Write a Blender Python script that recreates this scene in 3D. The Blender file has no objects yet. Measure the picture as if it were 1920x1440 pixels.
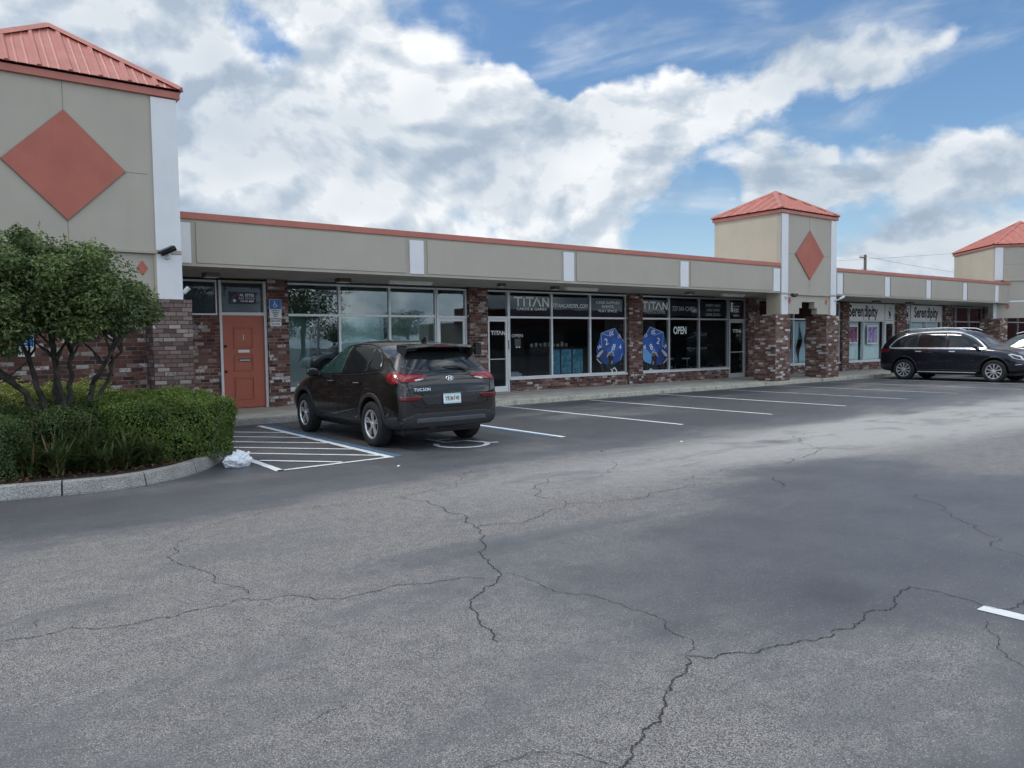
import bpy, bmesh, math, random
import numpy as np
from mathutils import Vector, Matrix
from mathutils.bvhtree import BVHTree
from mathutils.geometry import delaunay_2d_cdt
PI = math.pi
sc = bpy.context.scene
COL = sc.collection

# ------------------------------------------------------------------ camera
cam_d = bpy.data.cameras.new('camera'); cam = bpy.data.objects.new('camera', cam_d); COL.objects.link(cam)
cam_d.sensor_width = 36; cam_d.lens = 27.006; cam_d.clip_end = 2000; cam_d.clip_start = .05
cr = (0.79942055, -0.60063496, -0.01282311); cu = (0.04388431, 0.03709424, 0.99834773); cf = (0.59916689, 0.79866242, -0.05601235)
cam.matrix_world = Matrix(((cr[0], cu[0], -cf[0], 0), (cr[1], cu[1], -cf[1], 0), (cr[2], cu[2], -cf[2], 1.6), (0, 0, 0, 1)))
sc.camera = cam

# ------------------------------------------------------------------ render look
sc.view_settings.view_transform = 'Standard'; sc.view_settings.look = 'None'
sc.view_settings.exposure = 0.35; sc.view_settings.gamma = 1.0; sc.view_settings.use_curve_mapping = False
sc.cycles.max_bounces = 8; sc.cycles.transparent_max_bounces = 12
SUN_AZ = math.radians(-52); SUN_EL = math.radians(56)      # azimuth from +Y towards +X
sun_d = bpy.data.lights.new('sun', 'SUN'); sun_d.energy = 1.15; sun_d.angle = math.radians(12); sun_d.color = (1, .95, .86)
sun = bpy.data.objects.new('sun', sun_d); COL.objects.link(sun)
sdir = Vector((math.sin(SUN_AZ) * math.cos(SUN_EL), math.cos(SUN_AZ) * math.cos(SUN_EL), math.sin(SUN_EL)))
sun.rotation_euler = sdir.to_track_quat('Z', 'Y').to_euler(); sun.location = (-20, 0, 30)


class NT:
    """small node-tree writer"""
    def __init__(s, tree): s.t = tree; s.L = tree.links.new
    def node(s, typ, **kw):
        n = s.t.nodes.new(typ)
        for k, v in kw.items(): setattr(n, k, v)
        return n
    def put(s, sock, v):
        if v is None: return
        if hasattr(v, 'default_value') or hasattr(v, 'is_linked'): s.L(v, sock)
        else: sock.default_value = v
    def m(s, op, a, b=None, c=None, clamp=False):
        n = s.node('ShaderNodeMath', operation=op, use_clamp=clamp)
        for i, v in enumerate((a, b, c)): s.put(n.inputs[i], v)
        return n.outputs[0]
    def vm(s, op, a, b=None, scale=None):
        n = s.node('ShaderNodeVectorMath', operation=op); s.put(n.inputs[0], a); s.put(n.inputs[1], b)
        if scale is not None: s.put(n.inputs[3], scale)
        return n.outputs[0]
    def xyz(s, x, y, z=0.0):
        n = s.node('ShaderNodeCombineXYZ'); s.put(n.inputs[0], x); s.put(n.inputs[1], y); s.put(n.inputs[2], z); return n.outputs[0]
    def sep(s, v):
        n = s.node('ShaderNodeSeparateXYZ'); s.put(n.inputs[0], v); return n.outputs
    def noise(s, v, scale, detail=4, rough=.5, dist=0, out=0):
        n = s.node('ShaderNodeTexNoise'); s.put(n.inputs['Vector'], v)
        n.inputs['Scale'].default_value = scale; n.inputs['Detail'].default_value = detail
        n.inputs['Roughness'].default_value = rough; n.inputs['Distortion'].default_value = dist
        return n.outputs[out]
    def voro(s, v, scale, feature='F1', out=0, rnd=1):
        n = s.node('ShaderNodeTexVoronoi', feature=feature); s.put(n.inputs['Vector'], v); n.inputs['Scale'].default_value = scale
        n.inputs['Randomness'].default_value = rnd
        return n.outputs[out]
    def ramp(s, v, stops, interp='LINEAR'):
        n = s.node('ShaderNodeValToRGB'); s.put(n.inputs[0], v); e = n.color_ramp.elements; n.color_ramp.interpolation = interp
        while len(e) < len(stops): e.new(.5)
        for i, (p, c) in enumerate(stops):
            e[i].position = p; e[i].color = (c, c, c, 1) if isinstance(c, (int, float)) else (*c[:3], 1)
        return n.outputs[0]
    def mix(s, f, a, b, blend='MIX'):
        n = s.node('ShaderNodeMix', data_type='RGBA', blend_type=blend)
        s.put(n.inputs[0], f)
        for sock, v in ((n.inputs[6], a), (n.inputs[7], b)):
            if isinstance(v, tuple) and len(v) == 3: v = (*v, 1)
            s.put(sock, v)
        return n.outputs[2]
    def smooth(s, v, a, b):
        n = s.node('ShaderNodeMapRange', interpolation_type='SMOOTHSTEP'); s.put(n.inputs[0], v)
        n.inputs[1].default_value = a; n.inputs[2].default_value = b; return n.outputs[0]
    def bump(s, h, strength=.3, dist=.01):
        n = s.node('ShaderNodeBump'); n.inputs['Strength'].default_value = strength; n.inputs['Distance'].default_value = dist
        s.put(n.inputs['Height'], h); return n.outputs[0]
    def blob(s, uv, u, v, a, b, rot=0):
        mp = s.node('ShaderNodeMapping', vector_type='TEXTURE'); s.L(uv, mp.inputs[0])
        mp.inputs['Location'].default_value = (u, v, 0); mp.inputs['Scale'].default_value = (a, b, 1); mp.inputs['Rotation'].default_value = (0, 0, rot)
        g = s.node('ShaderNodeTexGradient', gradient_type='SPHERICAL'); s.L(mp.outputs[0], g.inputs[0]); return g.outputs[1]


# ------------------------------------------------------------------ world: Nishita sky with broken cumulus cloud
W = bpy.data.worlds.new('World'); sc.world = W; W.use_nodes = True
wt = W.node_tree; wt.nodes.clear(); n = NT(wt)
sky = n.node('ShaderNodeTexSky', sky_type='NISHITA', sun_disc=False, sun_elevation=SUN_EL, sun_rotation=SUN_AZ)
sky.air_density = 1.2; sky.dust_density = .6; sky.ozone_density = 2.2
tc = n.node('ShaderNodeTexCoord').outputs['Generated']
dx, dy, dz = n.sep(tc)
az = n.m('ARCTAN2', dx, dy); el = n.m('ARCSINE', dz)
wz = n.node('ShaderNodeTexNoise'); n.L(tc, wz.inputs['Vector']); wz.inputs['Scale'].default_value = 9; wz.inputs['Detail'].default_value = 5
off = n.vm('SCALE', n.vm('SUBTRACT', wz.outputs['Color'], (.5, .5, .5)), scale=.13)
uv = n.vm('ADD', n.xyz(az, el, 0), off)
M = None
# gaps of blue (negative) and cloud masses (positive): azimuth, elevation, radii, weight, tilt
for (u, v, a, b, w, r) in (
    (.665, .345, .20, .09, -2.0, .0), (.86, .395, .42, .10, -2.1, 0), (.975, .262, .14, .055, -1.7, -.1), (1.19, .265, .16, .06, -1.9, .05),
    (1.27, .34, .12, .15, -2.2, 0), (.872, .19, .09, .065, -2.0, .3), (.350, .352, .09, .035, -1.9, -.5), (.885, .12, .12, .045, -1.5, 0), (1.05, .125, .08, .03, -1.2, 0), (1.12, .20, .10, .03, -.9, 0), (.44, .31, .05, .03, -1.0, .4),
    (1.02, .305, .20, .065, 2.3, .22), (.704, .383, .08, .03, 1.3, 0),
    (.815, .262, .12, .10, 1.7, 0), (.70, .24, .16, .08, 1.4, 0), (.64, .25, .17, .09, 1.9, 0), (.52, .33, .16, .09, 1.7, 0), (.48, .26, .38, .32, 1.2, 0), (.15, .25, .35, .4, 1.5, 0), (.75, .11, .5, .05, .5, 0), (.965, .190, .10, .065, 2.3, .0), (1.06, .175, .10, .05, 1.6, .0), (1.19, .19, .12, .06, 1.9, .1), (1.16, .10, .2, .05, 1.4, 0)):
    g = n.m('MULTIPLY', n.m('POWER', n.blob(uv, u, v, a, b, r), .8), w)
    M = g if M is None else n.m('ADD', M, g)
pl = n.xyz(dx, dy, n.m('MULTIPLY', dz, 1.55))
def dens(vec):
    a = n.noise(vec, 3.1, 10, .60, .30)
    b = n.voro(vec, 9.5, 'SMOOTH_F1')
    c = n.voro(n.vm('ADD', vec, off), 24.0, 'SMOOTH_F1')
    t = n.m('SUBTRACT', n.m('MULTIPLY', a, 1.75), n.m('MULTIPLY', b, .50))
    return n.m('SUBTRACT', t, n.m('MULTIPLY', c, .26))
d0 = dens(pl)
d1 = dens(n.vm('ADD', pl, (-.016, .004, .026)))
D = n.m('ADD', n.m('ADD', d0, n.m('MULTIPLY', M, .34)), -.26)
cov = n.smooth(D, .08, .46)
veil = n.m('MULTIPLY', n.smooth(n.noise(n.xyz(n.m('ADD', az, n.m('MULTIPLY', el, -.8)), n.m('MULTIPLY', el, 3.2), 0.0), 4.2, 6, .55, .6), .47, .75), .60)
cov = n.m('MAXIMUM', cov, veil)
thick = n.smooth(D, .30, .95)
lit = n.m('ADD', n.m('MULTIPLY', n.m('SUBTRACT', d0, d1), 4.4), .72, clamp=True)
soft = n.noise(pl, 3.4, 3, .5)
shade = n.m('SUBTRACT', n.m('ADD', n.m('MULTIPLY', lit, .60), n.m('MULTIPLY', n.m('SUBTRACT', soft, .36), 1.5)), n.m('MULTIPLY', thick, .16), clamp=True)
glow = n.m('MULTIPLY', n.blob(n.xyz(az, el, 0), .45, .30, .9, .6), .13)
shade = n.m('ADD', shade, glow, clamp=True)
ccol = n.ramp(shade, [(0, (.29, .36, .45)), (.38, (.42, .485, .56)), (.75, (.60, .64, .68)), (1, (.80, .815, .825))])
fac = n.m('MULTIPLY', cov, .97)
# cloud overhead and behind the camera, out of view, brightened to fill the shaded facade
bright = n.m('ADD', n.m('ADD', 1.0, n.m('MULTIPLY', n.smooth(dy, .10, -.60), 1.35)), n.m('MULTIPLY', n.smooth(dz, .48, .85), 1.1))
bgs = n.node('ShaderNodeBackground'); n.L(n.mix(n.m('MULTIPLY', n.smooth(dz, .20, .0), .9), n.mix(1.0, sky.outputs[0], (.78, .95, 1.10), 'MULTIPLY'), (4.4, 6.1, 8.0)), bgs.inputs[0]); bgs.inputs[1].default_value = .092
bgc = n.node('ShaderNodeBackground'); n.L(ccol, bgc.inputs[0]); n.L(bright, bgc.inputs[1])
ms = n.node('ShaderNodeMixShader'); n.L(fac, ms.inputs[0]); n.L(bgs.outputs[0], ms.inputs[1]); n.L(bgc.outputs[0], ms.inputs[2])
wo = n.node('ShaderNodeOutputWorld'); n.L(ms.outputs[0], wo.inputs[0])
W.cycles.sampling_method = 'MANUAL'; W.cycles.sample_map_resolution = 512


# ------------------------------------------------------------------ materials
MATS = {}
def mat(name, base=(.5, .5, .5), rough=.6, metal=0, var=.06, scale=6., bump=0., bscale=60., spec=.5, coat=0, fn=None, emit=None, stain=0., objco=True):
    """Principled material whose colour and gloss vary with world-scale noise; fn may return (colour, roughness, normal) sockets"""
    if name in MATS: return MATS[name]
    m = bpy.data.materials.new(name); m.use_nodes = True; t = m.node_tree; b = t.nodes['Principled BSDF']; q = NT(t)
    p = q.node('ShaderNodeNewGeometry').outputs['Position'] if not objco else q.node('ShaderNodeTexCoord').outputs['Object']
    b.inputs['Metallic'].default_value = metal; b.inputs['Specular IOR Level'].default_value = spec * .7
    b.inputs['Coat Weight'].default_value = coat; b.inputs['Coat Roughness'].default_value = .03
    b.inputs['Roughness'].default_value = rough
    if fn: fn(q, b, p)
    else:
        f = q.noise(p, scale, 5, .6)
        lo = tuple(max(0, c * (1 - var * 2)) for c in base); hi = tuple(min(1, c * (1 + var * 2)) for c in base)
        c = q.mix(q.ramp(f, [(.3, 0.), (.7, 1.)]), lo, hi)
        if stain:
            z = q.sep(p)
            st = q.noise(q.xyz(q.m('MULTIPLY', z[0], 7), q.m('MULTIPLY', z[1], 7), q.m('MULTIPLY', z[2], .6)), 1, 4, .7)
            c = q.mix(q.m('MULTIPLY', q.ramp(st, [(.5, 0.), (.75, 1.)]), stain), c, tuple(k * .55 for k in base))
        q.L(c, b.inputs['Base Color'])
        q.L(q.ramp(q.noise(p, scale * 2.3, 3), [(.3, max(0, rough - .06)), (.7, min(1, rough + .06))]), b.inputs['Roughness'])
        if bump: q.L(q.bump(q.noise(p, bscale, 4, .6), bump, .004), b.inputs['Normal'])
    if emit: b.inputs['Emission Color'].default_value = (*emit[:3], 1); b.inputs['Emission Strength'].default_value = emit[3]
    MATS[name] = m; return m


def brick_fn(kind):
    def fn(q, b, p):
        nx, ny, nz = q.sep(q.node('ShaderNodeNewGeometry').outputs['Normal'])
        x, y, z = q.sep(p)
        side = q.m('GREATER_THAN', q.m('ABSOLUTE', nx), .6)
        top = q.m('GREATER_THAN', q.m('ABSOLUTE', nz), .6)
        u = q.m('ADD', q.m('MULTIPLY', x, q.m('SUBTRACT', 1.0, side)), q.m('MULTIPLY', q.m('ADD', y, .05), side))
        v = q.m('ADD', q.m('MULTIPLY', z, q.m('SUBTRACT', 1.0, top)), q.m('MULTIPLY', y, top))
        wob = q.noise(p, 4.5, 3, .6)
        v2 = q.m('ADD', v, q.m('MULTIPLY', q.m('SUBTRACT', wob, .5), .012))
        # per-brick random numbers from cell indices
        rh = .0755; bw = .198 if kind != 'pillar' else .205
        row = q.m('FLOOR', q.m('DIVIDE', v2, rh))
        sh = q.m('MULTIPLY', q.m('FRACT', q.m('MULTIPLY', row, .5)), 1.0)
        jit = q.m('MULTIPLY', q.m('FRACT', q.m('MULTIPLY', q.m('SINE', q.m('MULTIPLY', row, 12.9898)), 43.7)), .35)
        uu = q.m('ADD', q.m('ADD', q.m('DIVIDE', u, bw), sh), jit)
        colm = q.m('FLOOR', uu)
        fu = q.m('FRACT', uu); fv = q.m('FRACT', q.m('DIVIDE', v2, rh))
        wn = q.node('ShaderNodeTexWhiteNoise', noise_dimensions='3D'); q.L(q.xyz(colm, row, side), wn.inputs[0])
        r1, r2, r3 = q.sep(wn.outputs['Color'])
        # mortar
        eu = q.m('MINIMUM', fu, q.m('SUBTRACT', 1.0, fu)); ev = q.m('MINIMUM', fv, q.m('SUBTRACT', 1.0, fv))
        eu = q.m('MULTIPLY', eu, bw); ev = q.m('MULTIPLY', ev, rh)
        edge = q.m('ADD', q.m('MINIMUM', eu, ev), q.m('MULTIPLY', q.m('SUBTRACT', q.noise(p, 45, 3), .5), .006))
        brick = q.smooth(edge, .0035, .0075)
        if kind == 'pillar':
            c = q.ramp(r1, [(0, (.10, .066, .058)), (.3, (.165, .105, .091)), (.6, (.215, .15, .132)), (.85, (.29, .222, .20)), (1, (.44, .38, .35))])
            wlev, mort = .985, (.045, .040, .037)
        elif kind == 'far_pillar':
            c = q.ramp(r1, [(0, (.085, .045, .038)), (.35, (.160, .082, .060)), (.7, (.225, .138, .104)), (.86, (.30, .20, .17)), (.92, (.56, .49, .45)), (1, (.70, .64, .59))])
            wlev, mort = .95, (.16, .125, .11)
        else:
            c = q.ramp(r1, [(0, (.050, .032, .031)), (.25, (.115, .051, .041)), (.55, (.182, .078, .057)), (.8, (.21, .11, .092)), (.95, (.29, .21, .185)), (1, (.5, .45, .42))])
            wlev, mort = .76, (.155, .12, .11)
        c = q.mix(q.ramp(q.noise(p, 28, 4, .7), [(.35, 0.), (.7, .55)]), c, q.mix(.5, c, (.05, .035, .03)))
        # whitewash left on random bricks, broken up by noise
        wsel = q.smooth(r2, wlev - .02, wlev + .02)
        patch = q.smooth(q.noise(p, 1.3, 4, .65), .42, .58)
        wsel = q.m('MAXIMUM', q.m('MULTIPLY', wsel, patch), q.smooth(r2, .955, .965)) if kind == 'wall' else wsel
        ww = q.m('MULTIPLY', wsel, q.smooth(q.noise(p, 30, 4, .75), .40, .54))
        c = q.mix(ww, c, (.60, .58, .56))
        col = q.mix(brick, q.mix(q.smooth(q.noise(p, 1.7, 3, .6), .48, .62), mort, tuple(min(.5, k * 2.3) for k in mort)) if kind == 'wall' else mort, c)
        q.L(col, b.inputs['Base Color'])
        h = q.m('ADD', q.m('MULTIPLY', brick, .7), q.m('ADD', q.m('MULTIPLY', r3, .35), q.m('MULTIPLY', q.noise(p, 90, 3), .25)))
        q.L(q.bump(h, .9, .008), b.inputs['Normal'])
        b.inputs['Roughness'].default_value = .85
    return fn


def glass_mat(name, ior=1.5, tint=(.75, .82, .80), wav=.0):
    if name in MATS: return MATS[name]
    m = bpy.data.materials.new(name); m.use_nodes = True; t = m.node_tree; t.nodes.clear(); q = NT(t)
    f0 = ((ior - 1) / (ior + 1)) ** 2; ge = q.node('ShaderNodeNewGeometry')
    cs = q.node('ShaderNodeVectorMath', operation='DOT_PRODUCT'); q.L(ge.outputs['Normal'], cs.inputs[0]); q.L(ge.outputs['Incoming'], cs.inputs[1])
    sch = q.m('ADD', f0, q.m('MULTIPLY', q.m('POWER', q.m('SUBTRACT', 1.0, q.m('ABSOLUTE', cs.outputs['Value'])), 5.0), 1 - f0), clamp=True)
    tr = q.node('ShaderNodeBsdfTransparent'); tr.inputs[0].default_value = (*tint, 1)
    gl = q.node('ShaderNodeBsdfGlossy'); gl.inputs['Roughness'].default_value = .012; gl.inputs[0].default_value = (.78, .85, .88, 1)
    p = q.node('ShaderNodeTexCoord').outputs['Object']
    bm = q.bump(q.noise(p, .9, 2, .5), .08 + wav, .02); q.L(bm, gl.inputs['Normal'])
    x = q.node('ShaderNodeMixShader'); q.L(sch, x.inputs[0]); q.L(tr.outputs[0], x.inputs[1]); q.L(gl.outputs[0], x.inputs[2])
    o = q.node('ShaderNodeOutputMaterial'); q.L(x.outputs[0], o.inputs[0]); MATS[name] = m; return m


BRW = mat('brick_whitewashed', fn=brick_fn('wall')); BRP = mat('brick_pillar_grey', fn=brick_fn('pillar')); BRF = mat('brick_pillar_red', fn=brick_fn('far_pillar'))
GREIGE = mat('painted_stucco', (.435, .396, .330), .8, var=.022, scale=1.3, bump=.25, bscale=220, stain=.10)
GREIGE_LIT = mat('painted_stucco_sunlit', (.50, .435, .34), .8, var=.03, scale=1.0, bump=.25, bscale=220, stain=.12)  # stucco made lighter and warmer: sunlight on tower sides put into its colour
TRIM = mat('frame_paint_greige', (.405, .37, .305), .7, var=.03, scale=2)
WHITE = mat('white_paint', (.74, .74, .75), .55, var=.02, scale=2, stain=.07)
TERRA = mat('terracotta_paint', (.43, .138, .100), .7, var=.04, scale=2.0, stain=.08)
ROOFM = mat('terracotta_metal', (.46, .158, .118), .45, var=.05, scale=2.5, spec=.5, stain=.10)
SOFF = mat('soffit_paint', (.40, .385, .35), .8, var=.08, scale=1.2, stain=.2)
DOORM = mat('door_paint', (.43, .125, .080), .5, var=.03, scale=3)
ALU = mat('aluminium_frame', (.74, .76, .77), .42, metal=.15, var=.03, scale=5)
ALUD = mat('aluminium_frame_dull', (.42, .43, .44), .45, metal=.25, var=.04, scale=5)
BLACK = mat('black_paint', (.012, .012, .013), .5, var=.1)
DARKIN = mat('interior_dark', (.055, .06, .062), .8, var=.15, scale=.7)
GLS = glass_mat('window_glass_tinted', 1.80, (.82, .90, .90)); GLT = glass_mat('window_glass', 1.32, (.93, .96, .96)); GLD = glass_mat('window_glass_dark', 1.34, (.84, .87, .88))
CONC = mat('concrete_walk', (.50, .465, .40), .85, var=.12, scale=2.2, bump=.4, bscale=140, stain=.12)


def curb_fn(q, b, p):
    v = q.noise(p, 2.5, 5, .65); g = q.voro(p, 75); g2 = q.noise(p, 70, 4, .8)
    c = q.mix(q.ramp(v, [(.3, 0.), (.7, 1.)]), (.26, .25, .228), (.48, .465, .43))
    c = q.mix(q.ramp(g2, [(.42, .85), (.55, 0.)]), c, (.13, .13, .12))
    q.L(c, b.inputs['Base Color']); b.inputs['Roughness'].default_value = .9
    q.L(q.bump(q.m('ADD', g, g2), .7, .006), b.inputs['Normal'])
CURB = mat('curb_aggregate', fn=curb_fn)


def curb_painted(q, b, p):
    v = q.noise(p, 3.0, 6, .7)
    c = q.mix(q.smooth(v, .50, .66), (.72, .69, .55), (.34, .325, .28)); c = q.mix(q.ramp(q.noise(p, 60, 3, .7), [(.45, .7), (.6, 0.)]), c, (.14, .135, .12))
    q.L(c, b.inputs['Base Color']); b.inputs['Roughness'].default_value = .85; q.L(q.bump(q.noise(p, 90, 3), .5, .006), b.inputs['Normal'])
CURBP = mat('curb_worn_paint', fn=curb_painted)


def asphalt_fn(q, b, p):
    x, y, z = q.sep(p)
    rot = q.node('ShaderNodeMapping'); q.L(p, rot.inputs[0]); rot.inputs['Rotation'].default_value = (0, 0, .25); rot.inputs['Scale'].default_value = (.24, .62, 1)
    big = q.noise(rot.outputs[0], .75, 6, .58, .5)
    mid = q.noise(p, 1.3, 5, .6)
    fine = q.noise(p, 7, 4, .7)
    wp = q.vm('ADD', p, q.vm('SCALE', q.vm('SUBTRACT', q.node('ShaderNodeTexNoise').outputs['Color'], (.5, .5, .5)), scale=.0))
    wear = None
    for (u, v, a, bb, w, r) in ((3.3, 6.3, 4.5, 1.5, .85, .12), (.9, 5.0, 2.6, 1.3, .55, .1), (1.6, 3.5, 2.0, 1.2, .40, .3), (9.5, 6.9, 8.0, 1.6, 1.0, .0), (18, 6.2, 12, 2.0, 1.05, -.03), (25, 4.6, 14, 3, .7, 0), (5.2, 5.0, 2.6, 1.5, .35, 0),
                             (6.6, 2.8, 3.3, 2.3, -.45, .1), (11.5, 4.6, 4.5, 2.2, .45, 0), (2.2, 1.9, 1.6, .9, .5, .3), (3.6, 1.7, 1.0, .7, .55, .2), (2.6, 8.4, 4, .9, -.55, -.12), (8.5, 4.3, 2.6, 1.6, -.35, 0), (0.3, 8.3, 2.2, 1.0, -.45, 0), (12, 10.5, 20, 1.8, -.4, 0)):
        g = q.m('MULTIPLY', q.blob(p, u, v, a, bb, r), w); wear = g if wear is None else q.m('ADD', wear, g)
    wv = q.m('ADD', q.m('ADD', wear, q.m('MULTIPLY', q.m('SUBTRACT', big, .42), 2.3)), q.m('MULTIPLY', q.m('SUBTRACT', mid, .5), .45))
    wv = q.m('ADD', wv, q.m('MULTIPLY', q.m('SUBTRACT', fine, .5), .18))
    wm = q.m('ADD', q.m('MULTIPLY', q.smooth(wv, -.10, .85), .75), q.m('MULTIPLY', q.smooth(wv, .15, .5), .25))
    base = q.mix(q.ramp(mid, [(.3, 0.), (.7, 1.)]), (.072, .073, .081), (.103, .104, .110))
    worn = q.mix(q.ramp(fine, [(.3, 0.), (.7, 1.)]), (.188, .173, .162), (.32, .296, .272))
    # stones of the aggregate: pale chips in a dark binder, more of them bare where worn
    st = q.node('ShaderNodeTexVoronoi', feature='F1'); q.L(p, st.inputs['Vector']); st.inputs['Scale'].default_value = 150
    sr, sg, sb = q.sep(st.outputs['Color'])
    chip = q.m('MULTIPLY', q.smooth(st.outputs['Distance'], .48, .22), q.m('GREATER_THAN', q.m('ADD', sr, q.m('MULTIPLY', wm, .46)), .960))
    gap = q.smooth(st.outputs['Distance'], .42, .70)
    col = q.mix(wm, base, worn)
    col = q.mix(q.m('MULTIPLY', gap, q.m('ADD', .28, q.m('MULTIPLY', wm, .52))), col, (.028, .029, .031))
    col = q.mix(chip, col, q.mix(sg, (.20, .195, .185), (.52, .51, .49)))
    sheen = q.m('MULTIPLY', q.m('MULTIPLY', q.blob(p, 18, 6.7, 17, 2.3), 1.0), wm)  # pale far band: grazing sun sheen put into the asphalt colour
    col = q.mix(q.m('MULTIPLY', q.smooth(sheen, .05, .6), .75), col, q.mix(fine, (.34, .33, .305), (.50, .485, .45)))
    patch = q.noise(rot.outputs[0], 2.6, 5, .62, .8)
    col = q.mix(q.m('MULTIPLY', q.smooth(patch, .50, .66), .42), col, (.10, .103, .107))
    # newer, darker seal coat along the stalls
    fresh = q.m('MULTIPLY', q.smooth(q.m('ADD', y, q.m('ADD', q.m('MULTIPLY', q.m('SUBTRACT', big, .5), 2.4), q.m('MULTIPLY', q.m('SUBTRACT', fine, .5), .35))), 8.0, 9.4), q.m('SUBTRACT', 1.0, q.m('MULTIPLY', wm, .8)))
    col = q.mix(q.m('MULTIPLY', fresh, .42), col, (.030, .033, .037))
    oil = q.voro(q.vm('ADD', p, q.vm('SCALE', q.xyz(mid, fine, 0.0), scale=.25)), .42)
    col = q.mix(q.m('MULTIPLY', q.smooth(oil, .17, .05), .45), col, (.028, .028, .030))
    # sparse sealcoat scuffs and dust
    sc_ = q.noise(q.xyz(q.m('MULTIPLY', x, 1.6), q.m('MULTIPLY', y, 7.0), 0.0), 1.0, 5, .65, .4)
    col = q.mix(q.m('MULTIPLY', q.smooth(sc_, .60, .74), .30), col, (.20, .19, .165))
    q.L(col, b.inputs['Base Color'])
    rr = q.m('ADD', .50, q.m('MULTIPLY', wm, .16)); q.L(q.m('ADD', rr, q.m('MULTIPLY', q.m('SUBTRACT', fine, .5), .15)), b.inputs['Roughness'])
    b.inputs['Specular IOR Level'].default_value = .55
    h = q.m('ADD', q.m('MULTIPLY', q.m('SUBTRACT', 1.0, st.outputs['Distance']), q.m('ADD', .35, q.m('MULTIPLY', wm, .3))), q.m('MULTIPLY', q.noise(p, 260, 2), .25))
    q.L(q.bump(h, .75, .006), b.inputs['Normal'])
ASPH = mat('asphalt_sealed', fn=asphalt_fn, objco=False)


def paint_fn(col, wear=.45):
    def fn(q, b, p):
        w = q.smooth(q.m('ADD', q.m('MULTIPLY', q.noise(p, 55, 4, .7), .6), q.m('MULTIPLY', q.noise(p, 3.5, 4), .4)), wear, wear + .07)
        q.L(q.mix(w, (.085, .088, .09), q.mix(q.noise(p, 9, 3), tuple(k * .82 for k in col), col)), b.inputs['Base Color'])
        b.inputs['Roughness'].default_value = .7; q.L(q.bump(q.voro(p, 105), .5, .004), b.inputs['Normal'])
    return fn
LINEW = mat('line_paint_white', fn=paint_fn((.74, .75, .75), .34), objco=False); LINEB = mat('line_paint_blue', fn=paint_fn((.075, .155, .25), .36), objco=False)
LINEO = mat('line_paint_worn', fn=paint_fn((.58, .58, .57), .40), objco=False)
def crack_fn(q, b, p):
    q.L(q.mix(q.noise(p, 30, 3), (.026, .026, .026), (.085, .083, .078)), b.inputs['Base Color']); b.inputs['Roughness'].default_value = .95; b.inputs['Specular IOR Level'].default_value = .1
CRACK = mat('crack_shadow', fn=crack_fn, objco=False)
SOIL = mat('mulch_soil', (.050, .034, .026), .95, var=.45, scale=22, bump=1., bscale=60)


# ------------------------------------------------------------------ mesh helpers
def origin_of(p):
    v = Vector((0, 0, 0))
    while p is not None: v += p.location; p = p.parent
    return v


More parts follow.
